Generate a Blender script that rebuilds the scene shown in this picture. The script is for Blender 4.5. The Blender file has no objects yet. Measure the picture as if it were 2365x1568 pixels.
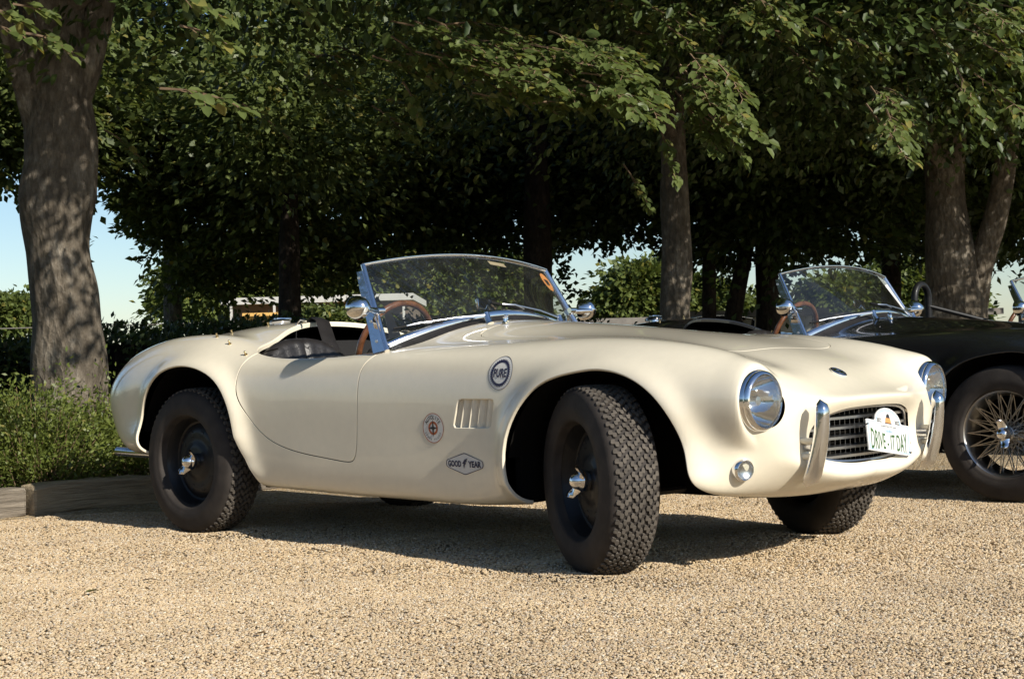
import bpy, bmesh, math, random
import numpy as np
from mathutils import Vector, Matrix, Euler

R = math.radians
rng = np.random.default_rng(7)
random.seed(7)
scene = bpy.context.scene
COL = scene.collection

# ------------------------------------------------------------------ camera
CAM = np.array([5.5602, -4.5659, 0.7662])
YAW, PITCH, ROLL, FPX = -0.74975, 0.00771, -0.02854, 3477.27   # focal length in pixels of a 2365 px wide picture
_fw = np.array([math.sin(YAW)*math.cos(PITCH), math.cos(YAW)*math.cos(PITCH), math.sin(PITCH)])
_r0 = np.array([math.cos(YAW), -math.sin(YAW), 0.0]); _u0 = np.cross(_r0, _fw)
_rt = math.cos(ROLL)*_r0 + math.sin(ROLL)*_u0
_up = -math.sin(ROLL)*_r0 + math.cos(ROLL)*_u0
cd = bpy.data.cameras.new('camera')
cd.sensor_width = 36.0
cd.lens = 36.0*FPX/2365.0
cd.clip_start = 0.05
cd.clip_end = 3000.0
cam = bpy.data.objects.new('camera', cd)
cam.matrix_world = Matrix(((_rt[0], _up[0], -_fw[0], CAM[0]), (_rt[1], _up[1], -_fw[1], CAM[1]),
                           (_rt[2], _up[2], -_fw[2], CAM[2]), (0, 0, 0, 1)))
COL.objects.link(cam)
scene.camera = cam

# ------------------------------------------------------------------ sky and sun
SUN_DIR = np.array([1.74, -0.14, 1.0])            # towards the sun
SUN_DIR = SUN_DIR/np.linalg.norm(SUN_DIR)
EL = math.asin(SUN_DIR[2]); AZ = math.atan2(SUN_DIR[0], SUN_DIR[1])   # azimuth from +Y towards +X
world = bpy.data.worlds.new('World')
scene.world = world
world.use_nodes = True
wn = world.node_tree
wn.nodes.clear()
sky = wn.nodes.new('ShaderNodeTexSky')
sky.sky_type = 'NISHITA'
sky.sun_disc = False
sky.sun_elevation = EL
sky.sun_rotation = AZ
sky.air_density = 1.0
sky.dust_density = 0.3
sky.ozone_density = 3.5
bg = wn.nodes.new('ShaderNodeBackground')
bg.inputs['Strength'].default_value = 0.088
wo = wn.nodes.new('ShaderNodeOutputWorld')
wn.links.new(sky.outputs[0], bg.inputs[0])
wn.links.new(bg.outputs[0], wo.inputs[0])
sl = bpy.data.lights.new('sun', 'SUN')
sl.energy = 4.6
sl.angle = R(0.5)
sl.color = (1.0, 0.94, 0.83)
sun = bpy.data.objects.new('sun', sl)
sun.rotation_euler = Vector(tuple(SUN_DIR)).to_track_quat('Z', 'Y').to_euler()
sun.location = (8, -3, 9)
COL.objects.link(sun)
scene.view_settings.view_transform = 'Standard'
scene.view_settings.look = 'None'
scene.view_settings.exposure = 0.40
scene.view_settings.gamma = 1.0
scene.view_settings.use_curve_mapping = False
scene.cycles.use_denoising = True
scene.cycles.max_bounces = 7
scene.cycles.diffuse_bounces = 3
scene.cycles.glossy_bounces = 4
scene.cycles.transmission_bounces = 6
scene.cycles.transparent_max_bounces = 12
scene.cycles.sample_clamp_indirect = 8.0

# ------------------------------------------------------------------ materials
def nodes_of(name):
    m = bpy.data.materials.new(name)
    m.use_nodes = True
    nt = m.node_tree
    b = nt.nodes.get('Principled BSDF')
    return m, nt, b

def S(b, **kw):
    for k, v in kw.items():
        k = k.replace('_', ' ')
        for i in b.inputs:
            if i.name.lower() == k.lower():
                if i.type == 'RGBA' and len(v) == 3:
                    v = (*v, 1.0)
                i.default_value = v
                break

def N(nt, typ, **kw):
    n = nt.nodes.new(typ)
    for k, v in kw.items():
        if hasattr(n, k):
            setattr(n, k, v)
        else:
            for i in n.inputs:
                if i.name == k and i.enabled:
                    i.default_value = v
                    break
    return n

def ramp(nt, stops, interp='LINEAR'):
    n = nt.nodes.new('ShaderNodeValToRGB')
    e = n.color_ramp.elements
    n.color_ramp.interpolation = interp
    while len(e) < len(stops):
        e.new(0.5)
    for k, (p, c) in enumerate(stops):
        e[k].position = p
        e[k].color = (*c, 1.0) if len(c) == 3 else c
    return n

def plain(name, col, rough=0.5, metal=0.0, bump=0.0, bscale=60.0, var=0.0, vscale=8.0, coat=0.0, spec=0.5, coat_rough=0.05):
    """solid material with optional fine relief and mottling"""
    m, nt, b = nodes_of(name)
    S(b, Base_Color=col, Roughness=rough, Metallic=metal, Coat_Weight=coat, Coat_Roughness=coat_rough, Specular_IOR_Level=spec)
    tc = N(nt, 'ShaderNodeTexCoord')
    if var > 0:
        nz = N(nt, 'ShaderNodeTexNoise', Scale=vscale, Detail=6.0)
        nt.links.new(tc.outputs['Object'], nz.inputs['Vector'])
        lo = tuple(c*(1-var) for c in col); hi = tuple(min(1, c*(1+var)) for c in col)
        rp = ramp(nt, [(0.3, lo), (0.7, hi)])
        nt.links.new(nz.outputs['Fac'], rp.inputs[0])
        nt.links.new(rp.outputs[0], b.inputs['Base Color'])
    if bump > 0:
        nb = N(nt, 'ShaderNodeTexNoise', Scale=bscale, Detail=5.0)
        nt.links.new(tc.outputs['Object'], nb.inputs['Vector'])
        bp = N(nt, 'ShaderNodeBump', Strength=1.0, Distance=bump)
        nt.links.new(nb.outputs['Fac'], bp.inputs['Height'])
        nt.links.new(bp.outputs[0], b.inputs['Normal'])
    return m

def paint(name, col, rough, coat):
    m, nt, b = nodes_of(name)
    S(b, Base_Color=col, Roughness=rough, Coat_Weight=coat, Coat_Roughness=0.03, Specular_IOR_Level=0.4)
    tc = N(nt, 'ShaderNodeTexCoord')
    nz = N(nt, 'ShaderNodeTexNoise', Scale=2.2, Detail=3.0)
    nt.links.new(tc.outputs['Object'], nz.inputs['Vector'])
    bp = N(nt, 'ShaderNodeBump', Strength=0.35, Distance=0.004)
    nt.links.new(nz.outputs['Fac'], bp.inputs['Height'])
    nt.links.new(bp.outputs[0], b.inputs['Normal'])
    # dust film: fine mottling of roughness and a little of the colour
    n2 = N(nt, 'ShaderNodeTexNoise', Scale=30.0, Detail=8.0)
    nt.links.new(tc.outputs['Object'], n2.inputs['Vector'])
    rp = ramp(nt, [(0.35, tuple(c*0.97 for c in col)), (0.65, col)])
    nt.links.new(n2.outputs['Fac'], rp.inputs[0])
    nt.links.new(rp.outputs[0], b.inputs['Base Color'])
    return m

M = {}
M['cream'] = paint('cream_paint', (0.80, 0.725, 0.57), 0.38, 1.0)
M['black_paint'] = paint('black_paint', (0.008, 0.008, 0.009), 0.22, 0.9)
M['chrome'] = plain('chrome', (0.82, 0.82, 0.83), 0.06, 1.0, 0.0006, 40, 0.05, 12)
M['alloy'] = plain('brushed_metal', (0.62, 0.62, 0.63), 0.28, 1.0, 0.0004, 200)
M['rubber'] = plain('tyre_rubber', (0.034, 0.028, 0.024), 0.75, 0, 0.0008, 120, 0.3, 14, spec=0.35)
M['tread'] = plain('tread_rubber', (0.095, 0.082, 0.068), 0.85, 0, 0.001, 160, 0.3, 20, spec=0.25)
M['black_metal'] = plain('black_enamel', (0.010, 0.010, 0.011), 0.45, 0, 0.0003, 50, 0.2, 20, coat=0.12, spec=.3)
M['dark'] = plain('underbody_black', (0.008, 0.007, 0.006), 0.9, 0, 0.002, 40, spec=0.1)
M['leather'] = plain('black_leather', (0.018, 0.016, 0.016), 0.42, 0, 0.0012, 150, 0.25, 20)
M['wood'] = plain('polished_wood', (0.17, 0.065, 0.03), 0.28, 0, 0.0004, 60, 0.35, 40, coat=0.6)
M['carpet'] = plain('black_carpet', (0.012, 0.011, 0.011), 0.95, 0, 0.004, 300)
M['brass'] = plain('brass_stud', (0.55, 0.42, 0.22), 0.3, 1.0)
M['wire'] = plain('wire_spoke_metal', (0.52, 0.50, 0.47), 0.3, 1.0)
M['ink_blue'] = plain('navy_ink', (0.022, 0.022, 0.06), 0.5, var=0.1)
M['ink_black'] = plain('black_ink', (0.02, 0.018, 0.02), 0.5, var=0.1)
M['ink_red'] = plain('red_brown_ink', (0.40, 0.10, 0.03), 0.5, var=0.1)
M['ink_green'] = plain('green_ink', (0.04, 0.11, 0.025), 0.5, var=0.1)
M['ink_sky'] = plain('pale_blue_ink', (0.40, 0.60, 0.78), 0.5, var=0.05)
M['ink_orange'] = plain('orange_ink', (0.70, 0.30, 0.10), 0.5, var=0.1)
M['decal_white'] = plain('decal_white', (0.66, 0.64, 0.60), 0.4, var=0.04)
M['plate_white'] = plain('plate_white', (0.70, 0.70, 0.68), 0.35, var=0.03)

def glass_mat():
    m, nt, b = nodes_of('windscreen_glass')
    nt.nodes.remove(b)
    out = [n for n in nt.nodes if n.type == 'OUTPUT_MATERIAL'][0]
    tr = N(nt, 'ShaderNodeBsdfTransparent'); tr.inputs[0].default_value = (0.86, 0.90, 0.88, 1)
    gl = N(nt, 'ShaderNodeBsdfGlossy'); gl.inputs['Roughness'].default_value = 0.02
    df = N(nt, 'ShaderNodeBsdfDiffuse'); df.inputs[0].default_value = (0.6, 0.62, 0.62, 1)
    fr = N(nt, 'ShaderNodeFresnel', IOR=1.52)
    mul = N(nt, 'ShaderNodeMath', operation='MULTIPLY'); mul.inputs[1].default_value = 1.5
    nt.links.new(fr.outputs[0], mul.inputs[0])
    # film of dust that catches the light
    tc = N(nt, 'ShaderNodeTexCoord')
    nz = N(nt, 'ShaderNodeTexNoise', Scale=9.0, Detail=6.0)
    nt.links.new(tc.outputs['Object'], nz.inputs['Vector'])
    rp = ramp(nt, [(0.3, (0.008,)*3), (0.75, (0.03,)*3)])
    nt.links.new(nz.outputs['Fac'], rp.inputs[0])
    m1 = N(nt, 'ShaderNodeMixShader'); m2 = N(nt, 'ShaderNodeMixShader')
    nt.links.new(rp.outputs[0], m1.inputs[0]); nt.links.new(tr.outputs[0], m1.inputs[1]); nt.links.new(df.outputs[0], m1.inputs[2])
    nt.links.new(mul.outputs[0], m2.inputs[0]); nt.links.new(m1.outputs[0], m2.inputs[1]); nt.links.new(gl.outputs[0], m2.inputs[2])
    nt.links.new(m2.outputs[0], out.inputs[0])
    return m
M['glass'] = glass_mat()

def lens_mat():
    m, nt, b = nodes_of('lamp_lens')
    nt.nodes.remove(b)
    out = [n for n in nt.nodes if n.type == 'OUTPUT_MATERIAL'][0]
    tr = N(nt, 'ShaderNodeBsdfTransparent'); tr.inputs[0].default_value = (0.93, 0.95, 0.94, 1)
    gl = N(nt, 'ShaderNodeBsdfGlossy'); gl.inputs['Roughness'].default_value = 0.04
    df = N(nt, 'ShaderNodeBsdfDiffuse'); df.inputs[0].default_value = (0.75, 0.75, 0.72, 1)
    lw = N(nt, 'ShaderNodeLayerWeight', Blend=0.12)
    tc = N(nt, 'ShaderNodeTexCoord')
    wv = N(nt, 'ShaderNodeTexWave', Scale=22.0, Distortion=0.3); wv.bands_direction = 'Y'
    nt.links.new(tc.outputs['Object'], wv.inputs['Vector'])
    bp = N(nt, 'ShaderNodeBump', Strength=0.25, Distance=0.001)
    nt.links.new(wv.outputs['Fac'], bp.inputs['Height']); nt.links.new(bp.outputs[0], gl.inputs['Normal'])
    m0 = N(nt, 'ShaderNodeMixShader'); m0.inputs[0].default_value = .02
    nt.links.new(tr.outputs[0], m0.inputs[1]); nt.links.new(df.outputs[0], m0.inputs[2])
    mx = N(nt, 'ShaderNodeMixShader')
    nt.links.new(lw.outputs['Facing'], mx.inputs[0]); nt.links.new(m0.outputs[0], mx.inputs[1]); nt.links.new(gl.outputs[0], mx.inputs[2])
    nt.links.new(mx.outputs[0], out.inputs[0])
    return m
M['lens'] = lens_mat()

# ------------------------------------------------------------------ mesh helpers
def link(o, parent=None):
    COL.objects.link(o)
    if parent is not None:
        o.parent = parent
    return o

def mesh_obj(name, verts, faces, mat, parent=None, smooth=True, normals=None, loc=None, rot=None, autosmooth=None):
    me = bpy.data.meshes.new(name)
    me.from_pydata([tuple(map(float, v)) for v in verts], [], [tuple(int(i) for i in f) for f in faces])
    if mat is not None:
        for mm in (mat if isinstance(mat, (list, tuple)) else [mat]):
            me.materials.append(mm)
    if smooth:
        me.polygons.foreach_set('use_smooth', [True]*len(me.polygons))
    if autosmooth is not None:
        me.polygons.foreach_set('use_smooth', [True]*len(me.polygons))
        me.set_sharp_from_angle(angle=R(autosmooth))
    if normals is not None:
        me.normals_split_custom_set_from_vertices([tuple(map(float, n)) for n in normals])
    me.update()
    o = bpy.data.objects.new(name, me)
    if loc is not None:
        o.location = loc
    if rot is not None:
        o.rotation_euler = rot
    return link(o, parent)

def empty(name, loc=(0, 0, 0), rz=0.0, label=None, cat=None, group=None, kind=None):
    o = bpy.data.objects.new(name, None)
    o.empty_display_size = 0.2
    o.location = loc
    o.rotation_euler = (0, 0, rz)
    COL.objects.link(o)
    return tag(o, label, cat, group, kind)

def tag(o, label=None, cat=None, group=None, kind=None):
    if label: o['label'] = label
    if cat: o['category'] = cat
    if group: o['group'] = group
    if kind: o['kind'] = kind
    return o

class MB:
    """collects shapes into one mesh"""
    def __init__(s):
        s.v = []; s.f = []
    def add(s, v, f):
        n = len(s.v)
        s.v.extend([tuple(p) for p in v]); s.f.extend([tuple(i+n for i in q) for q in f])
        return s
    def box(s, c, d, rot=None, bev=0.0):
        x, y, z = (k/2 for k in d)
        if bev <= 0:
            v = [(-x,-y,-z),(x,-y,-z),(x,y,-z),(-x,y,-z),(-x,-y,z),(x,-y,z),(x,y,z),(-x,y,z)]
            f = [(0,3,2,1),(4,5,6,7),(0,1,5,4),(1,2,6,5),(2,3,7,6),(3,0,4,7)]
        else:
            bm = bmesh.new(); bmesh.ops.create_cube(bm, size=1.0)
            bmesh.ops.scale(bm, vec=d, verts=bm.verts)
            bmesh.ops.bevel(bm, geom=bm.edges[:], offset=bev, segments=2, affect='EDGES', profile=0.5)
            bm.verts.index_update()
            v = [tuple(p.co) for p in bm.verts]; f = [tuple(p.index for p in q.verts) for q in bm.faces]
            bm.free()
        m = rot.to_matrix() if isinstance(rot, Euler) else (rot if rot is not None else Matrix.Identity(3))
        v = [tuple(m @ Vector(p) + Vector(c)) for p in v]
        return s.add(v, f)
    def tube(s, pts, rad, n=10, caps=True, flat=None, upv=None):
        """tube along a polyline; rad scalar or list; flat = (a, b) scales of the two axes"""
        pts = [Vector(p) for p in pts]
        rr = rad if hasattr(rad, '__len__') else [rad]*len(pts)
        V = []; F = []
        up = Vector(upv) if upv is not None else None
        prev = None
        for k, p in enumerate(pts):
            t = (pts[min(k+1, len(pts)-1)] - pts[max(k-1, 0)]).normalized()
            if up is not None:
                a = (up - t*up.dot(t)).normalized()
            elif prev is None:
                a = t.orthogonal().normalized()
            else:
                a = (prev - t*prev.dot(t)).normalized()
            prev = a
            b = t.cross(a)
            fa, fb = flat if flat else (1, 1)
            for j in range(n):
                th = 2*math.pi*j/n
                V.append(p + a*(math.cos(th)*rr[k]*fa) + b*(math.sin(th)*rr[k]*fb))
        for k in range(len(pts)-1):
            for j in range(n):
                j2 = (j+1) % n
                F.append((k*n+j, k*n+j2, (k+1)*n+j2, (k+1)*n+j))
        if caps:
            F.append(tuple(range(n-1, -1, -1))); F.append(tuple((len(pts)-1)*n+j for j in range(n)))
        return s.add(V, F)
    def lathe(s, prof, n=48, mat=None, closed=False):
        """revolve (axial, radius) profile about local X, then transform by mat"""
        V = []; F = []
        mm = mat if mat is not None else Matrix.Identity(4)
        for (a, r) in prof:
            for j in range(n):
                th = 2*math.pi*j/n
                V.append(tuple(mm @ Vector((a, r*math.cos(th), r*math.sin(th)))))
        k = len(prof)
        for i in range(k if closed else k-1):
            i2 = (i+1) % k
            for j in range(n):
                j2 = (j+1) % n
                F.append((i*n+j, i2*n+j, i2*n+j2, i*n+j2))
        return s.add(V, F)
    def prism(s, poly, h0, h1, fn=None):
        """extrude 2D polygon between heights; fn(x,y,h)->3D"""
        fn = fn or (lambda x, y, h: (x, y, h))
        n = len(poly)
        V = [fn(x, y, h0) for x, y in poly] + [fn(x, y, h1) for x, y in poly]
        F = [tuple(range(n-1, -1, -1)), tuple(range(n, 2*n))]
        for j in range(n):
            j2 = (j+1) % n
            F.append((j, j2, n+j2, n+j))
        return s.add(V, F)
    def build(s, name, mat, parent=None, smooth=True, autosmooth=40, loc=None, rot=None):
        return mesh_obj(name, s.v, s.f, mat, parent, smooth, None, loc, rot, autosmooth if smooth else None)

# ------------------------------------------------------------------ splines
def spline_matrix(t, q):
    """natural cubic spline interpolation matrix: values(q) = Mx @ data(t)"""
    t = np.asarray(t, float); q = np.asarray(q, float); n = len(t)
    h = np.diff(t)
    A = np.zeros((n, n)); B = np.zeros((n, n))
    A[0, 0] = A[-1, -1] = 1
    for i in range(1, n-1):
        A[i, i-1] = h[i-1]; A[i, i] = 2*(h[i-1]+h[i]); A[i, i+1] = h[i]
        B[i, i-1] = 6/h[i-1]; B[i, i] = -6/h[i-1]-6/h[i]; B[i, i+1] = 6/h[i]
    Mm = np.linalg.solve(A, B)
    k = np.clip(np.searchsorted(t, q, side='right')-1, 0, n-2)
    a = (t[k+1]-q)/h[k]; b = (q-t[k])/h[k]
    I = np.eye(n)
    return (a[:, None]*I[k] + b[:, None]*I[k+1]
            + ((a**3-a)*h[k]**2/6)[:, None]*Mm[k] + ((b**3-b)*h[k]**2/6)[:, None]*Mm[k+1])

def smooth_curve(pts, n, closed=False):
    p = np.asarray(pts, float)
    if closed:
        m = len(p); p = np.vstack([p, p, p, p[:1]])
    d = np.r_[0, np.cumsum(np.sqrt(np.maximum(np.linalg.norm(np.diff(p, axis=0), axis=1), 1e-9)))]
    if closed:
        q = np.linspace(d[m], d[2*m], n, endpoint=False)
    else:
        q = np.linspace(0, d[-1], n)
    return spline_matrix(d, q) @ p

def poly_sdf(px, py, poly):
    """signed distance to polygon, negative inside"""
    a = np.asarray(poly, float); b = np.roll(a, -1, axis=0)
    out = np.full(px.shape, 1e9); ins = np.zeros(px.shape, bool)
    for (ax, ay), (bx, by) in zip(a, b):
        ex, ey = bx-ax, by-ay
        t = np.clip(((px-ax)*ex + (py-ay)*ey)/(ex*ex+ey*ey+1e-12), 0, 1)
        out = np.minimum(out, (px-ax-t*ex)**2 + (py-ay-t*ey)**2)
        c = ((ay > py) != (by > py))
        with np.errstate(divide='ignore', invalid='ignore'):
            xx = ax + (py-ay)*ex/(ey if abs(ey) > 1e-12 else 1e-12)
        ins ^= c & (px < xx)
    d = np.sqrt(out)
    return np.where(ins, -d, d)

def rounded(poly, r, n=6):
    """round the corners of a 2D polygon"""
    out = []
    m = len(poly)
    for k in range(m):
        p = np.array(poly[k], float); a = np.array(poly[k-1], float); b = np.array(poly[(k+1) % m], float)
        u = (a-p)/np.linalg.norm(a-p); w = (b-p)/np.linalg.norm(b-p)
        rr = min(r, 0.45*np.linalg.norm(a-p), 0.45*np.linalg.norm(b-p))
        p0 = p+u*rr; p1 = p+w*rr
        for t in np.linspace(0, 1, n):
            out.append(tuple((1-t)**2*p0 + 2*t*(1-t)*p + t*t*p1))
    return out

def clip_mesh(Vv, Nn, faces, fld):
    """keep the side fld>0 of a mesh; returns new verts, normals, faces and the cut edges"""
    V = list(map(tuple, Vv)); Nl = list(map(tuple, Nn)); f = fld
    pos = f > 0
    keep = []; cut = []; cache = {}
    for fc in faces:
        s = [pos[i] for i in fc]
        if all(s):
            keep.append(tuple(fc)); continue
        if not any(s):
            continue
        poly = []
        m = len(fc)
        for k in range(m):
            i, j = fc[k], fc[(k+1) % m]
            if pos[i]:
                poly.append(i)
            if pos[i] != pos[j]:
                key = (min(i, j), max(i, j))
                if key not in cache:
                    i0, j0 = key
                    t = f[i0]/(f[i0]-f[j0])
                    t = min(max(t, 1e-4), 1-1e-4)
                    p = np.array(V[i0])*(1-t)+np.array(V[j0])*t
                    nn = np.array(Nl[i0])*(1-t)+np.array(Nl[j0])*t
                    V.append(tuple(p)); Nl.append(tuple(nn/np.linalg.norm(nn)))
                    cache[key] = len(V)-1
                poly.append(cache[key])
        n0 = len(Vv)
        if len(poly) >= 3:
            keep.append(tuple(poly))
            for k in range(len(poly)):
                a, b = poly[k], poly[(k+1) % len(poly)]
                if a >= n0 and b >= n0:
                    cut.append((a, b))
    return V, Nl, keep, cut

def compact(V, Nl, F, extra=()):
    used = sorted({i for fc in F for i in fc})
    mp = {o: k for k, o in enumerate(used)}
    return [V[i] for i in used], [Nl[i] for i in used], [tuple(mp[i] for i in fc) for fc in F]

# ------------------------------------------------------------------ car body surface
# stations from tail to nose; each row runs from the centre line over the wing and down to the sill: (x, half width, z)
def st(x, rows):
    return [(x, w, z) for w, z in rows]
BODY = [
 [(-.885,0,.575),(-.885,.008,.574),(-.885,.014,.572),(-.885,.018,.568),(-.885,.02,.563),(-.885,.022,.557),(-.885,.02,.551),(-.885,.018,.546),(-.885,.014,.541),(-.885,.008,.538),(-.885,0,.537)],
 [(-.862,0,.685),(-.860,.13,.68),(-.855,.23,.667),(-.850,.29,.648),(-.845,.34,.623),(-.842,.37,.587),(-.840,.375,.542),(-.832,.36,.49),(-.815,.31,.45),(-.80,.18,.425),(-.795,0,.42)],
 [(-.80,0,.755),(-.795,.18,.75),(-.787,.32,.737),(-.775,.42,.722),(-.762,.51,.698),(-.755,.572,.652),(-.752,.598,.582),(-.740,.580,.475),(-.712,.525,.397),(-.695,.40,.366),(-.68,0,.36)],
 [(-.67,0,.825),(-.665,.19,.82),(-.66,.35,.81),(-.65,.46,.802),(-.64,.565,.777),(-.635,.64,.712),(-.635,.682,.61),(-.628,.669,.478),(-.610,.622,.380),(-.602,.50,.345),(-.6,0,.335)],
 st(-.5,[(0,.87),(.2,.865),(.36,.848),(.465,.838),(.575,.825),(.672,.748),(.718,.63),(.711,.478),(.680,.362),(.56,.332),(0,.325)]),
 st(-.3,[(0,.905),(.2,.897),(.355,.872),(.46,.862),(.58,.863),(.687,.787),(.732,.65),(.727,.48),(.70,.345),(.5,.31),(.3,.31)]),
 st(-.1,[(0,.925),(.2,.915),(.355,.886),(.46,.873),(.58,.874),(.692,.802),(.737,.66),(.735,.48),(.715,.32),(.55,.29),(.4,.29)]),
 st(.1,[(0,.93),(.2,.918),(.36,.886),(.465,.866),(.58,.863),(.687,.792),(.730,.65),(.726,.47),(.70,.30),(.58,.265),(.45,.265)]),
 st(.27,[(0,.925),(.2,.91),(.36,.87),(.47,.838),(.585,.824),(.676,.765),(.710,.64),(.703,.45),(.676,.275),(.58,.24),(.45,.24)]),
 st(.45,[(0,.915),(.2,.895),(.37,.85),(.49,.803),(.60,.781),(.668,.74),(.695,.62),(.69,.43),(.664,0.247),(.61,0.226),(.45,.23)]),
 st(.7,[(0,.905),(.2,.88),(.38,.83),(.51,.785),(.613,.764),(.668,.73),(.691,.61),(.688,.42),(.664,0.237),(.61,0.218),(.45,.222)]),
 st(.95,[(0,.90),(.2,.88),(.38,.832),(.51,.788),(.611,.767),(.666,.733),(.69,.612),(.687,.42),(.664,0.234),(.61,0.212),(.45,.216)]),
 st(1.2,[(0,.90),(.2,.888),(.38,.848),(.50,.806),(.602,.781),(.661,.745),(.688,.62),(.687,.42),(.664,0.232),(.61,0.209),(.45,.213)]),
 st(1.45,[(0,.89),(.2,.877),(.38,.838),(.49,.806),(.592,.785),(.657,.747),(.687,.62),(.686,.42),(.664,0.232),(.61,0.206),(.45,.21)]),
 st(1.75,[(0,.868),(.2,.855),(.38,.820),(.48,.803),(.58,.789),(.655,.746),(.691,.62),(.690,.42),(.664,0.232),(.61,0.208),(.45,.212)]),
 st(2.0,[(0,.845),(.2,.835),(.38,.815),(.47,.807),(.57,.796),(.656,.748),(.698,.625),(.698,.42),(.67,.25),(.57,.22),(.4,.22)]),
 st(2.25,[(0,.815),(.2,.811),(.37,.804),(.465,.804),(.565,.797),(.656,.745),(.703,.62),(.703,.42),(.68,.26),(.55,.23),(.3,.23)]),
 st(2.45,[(0,.785),(.2,.782),(.36,.782),(.46,.788),(.562,.786),(.656,.732),(.704,.60),(.702,.42),(.672,.27),(.5,.24),(.2,.24)]),
 st(2.62,[(0,.748),(.2,.743),(.35,.746),(.455,.763),(.558,.766),(.655,.710),(.699,.585),(.692,.42),(.657,.278),(.40,.247),(0,.24)]),
 st(2.75,[(0,.706),(.195,.702),(.34,.709),(.45,.733),(.556,.742),(.646,.687),(.682,.57),(.660,.42),(.607,.288),(.35,.257),(0,.25)]),
 [(2.85,0,.66),(2.85,.19,.658),(2.846,.33,.669),(2.84,.44,.69),(2.845,.560,.704),(2.857,.640,.650),(2.852,.661,.553),(2.828,.616,.42),(2.815,.535,.298),(2.83,.32,.264),(2.845,0,.257)],
 [(2.933,0,.613),(2.928,.18,.611),(2.914,.31,.616),(2.893,.42,.632),(2.890,.535,.640),(2.893,.602,.598),(2.888,.612,.53),(2.878,.555,.425),(2.890,.44,.334),(2.912,.28,.296),(2.922,0,.286)],
 [(2.992,0,.566),(2.987,.15,.564),(2.975,.24,.556),(2.957,.31,.540),(2.943,.350,.514),(2.936,.368,.482),(2.936,.370,.445),(2.941,.358,.405),(2.955,.318,.372),(2.970,.2,.350),(2.976,0,.346)],
 [(2.980,0,.550),(2.975,.145,.547),(2.963,.22,.538),(2.946,.28,.522),(2.932,.312,.499),(2.924,.328,.473),(2.924,.330,.444),(2.929,.322,.412),(2.943,.29,.386),(2.958,.18,.367),(2.964,0,.362)],
]
CP = np.array(BODY)                                    # (stations, 11, 3)
left = CP[:, ::-1, :].copy()[:, :-1, :]; left[..., 1] *= -1
FULL = np.concatenate([left, CP], axis=1)              # 21 rails, right (-y) to left (+y)
du = np.r_[0, np.cumsum(np.linalg.norm(np.diff(FULL, axis=0), axis=2)[:, 4:17].mean(axis=1))]
dv = np.r_[0, np.cumsum(np.linalg.norm(np.diff(FULL, axis=1), axis=2)[6:18].mean(axis=0))]
NU, NV = 330, 230
MU = spline_matrix(du, np.linspace(0, du[-1], NU)); MV = spline_matrix(dv, np.linspace(0, dv[-1], NV))
G = np.einsum('ui,ijk,vj->uvk', MU, FULL, MV)
for _ in range(6):                                      # fair the sheet
    H = G.copy()
    H[1:-1] = 0.5*G[1:-1] + 0.25*(G[2:]+G[:-2])
    H2 = H.copy()
    H2[:, 1:-1] = 0.5*H[:, 1:-1] + 0.25*(H[:, 2:]+H[:, :-2])
    G = H2

ARCH_R = smooth_curve([(.475,.20),(.455,.25),(.405,.35),(.372,.45),(.352,.54),(.30,.645),(.205,.712),(.05,.746),(-.10,.722),(-.225,.645),(-.297,.553),(-.325,.462),(-.325,.41),(-.305,.345),(-.265,.28)], 70)
ARCH_R = [tuple(p) for p in ARCH_R] + [(-.265,-.3),(.475,-.3)]
ARCH_F = smooth_curve([(1.952,.16),(1.945,.225),(1.928,.305),(1.922,.41),(1.952,.503),(2.025,.596),(2.13,.664),(2.255,.694),(2.345,.702),(2.45,.686),(2.545,.648),(2.615,.595),(2.662,.527),(2.694,.45),(2.720,.375),(2.748,.31),(2.785,.262),(2.83,.21)], 80)
ARCH_F = [tuple(p) for p in ARCH_F] + [(2.83,-.3),(1.952,-.3)]
COCK = [(.10,-.3)]+list(map(tuple,smooth_curve([(.10,.0),(.135,.1),(.175,.2),(.215,.3),(.26,.4),(.303,.5),(.335,.56),(.375,.598),(.45,.612),(.57,.620),(.75,.626),(.95,.622),(1.10,.608),(1.17,.58),(1.205,.52),(1.235,.4),(1.26,.2),(1.27,0)],90)))+[(1.27,-.3)]
DOOR = list(map(tuple, smooth_curve([(.395,.80),(.368,.727),(.369,.635),(.43,.526),(.543,.437),(.711,.387),(.88,.365),(1.02,.351)], 40))) + \
       list(map(tuple, smooth_curve([(1.05,.350),(1.078,.356),(1.095,.379)], 8))) + \
       list(map(tuple, smooth_curve([(1.104,.42),(1.112,.50),(1.119,.633),(1.133,.717),(1.165,.76),(1.20,.79)], 20))) + [(1.20,1.0),(.395,1.0)]
BON = [(1.445,-.3)] + list(map(tuple, smooth_curve([(1.445,0),(1.45,.15),(1.462,.28),(1.485,.36),(1.53,.405),(1.62,.425),(1.9,.43),(2.2,.425),(2.42,.412),(2.54,.395),(2.588,.372),(2.608,.33),(2.614,.25),(2.610,.12),(2.606,0)], 90))) + [(2.606,-.3)]
VENT = rounded([(1.640,.489),(1.842,.491),(1.862,.600),(1.672,.600)], .018)

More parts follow.
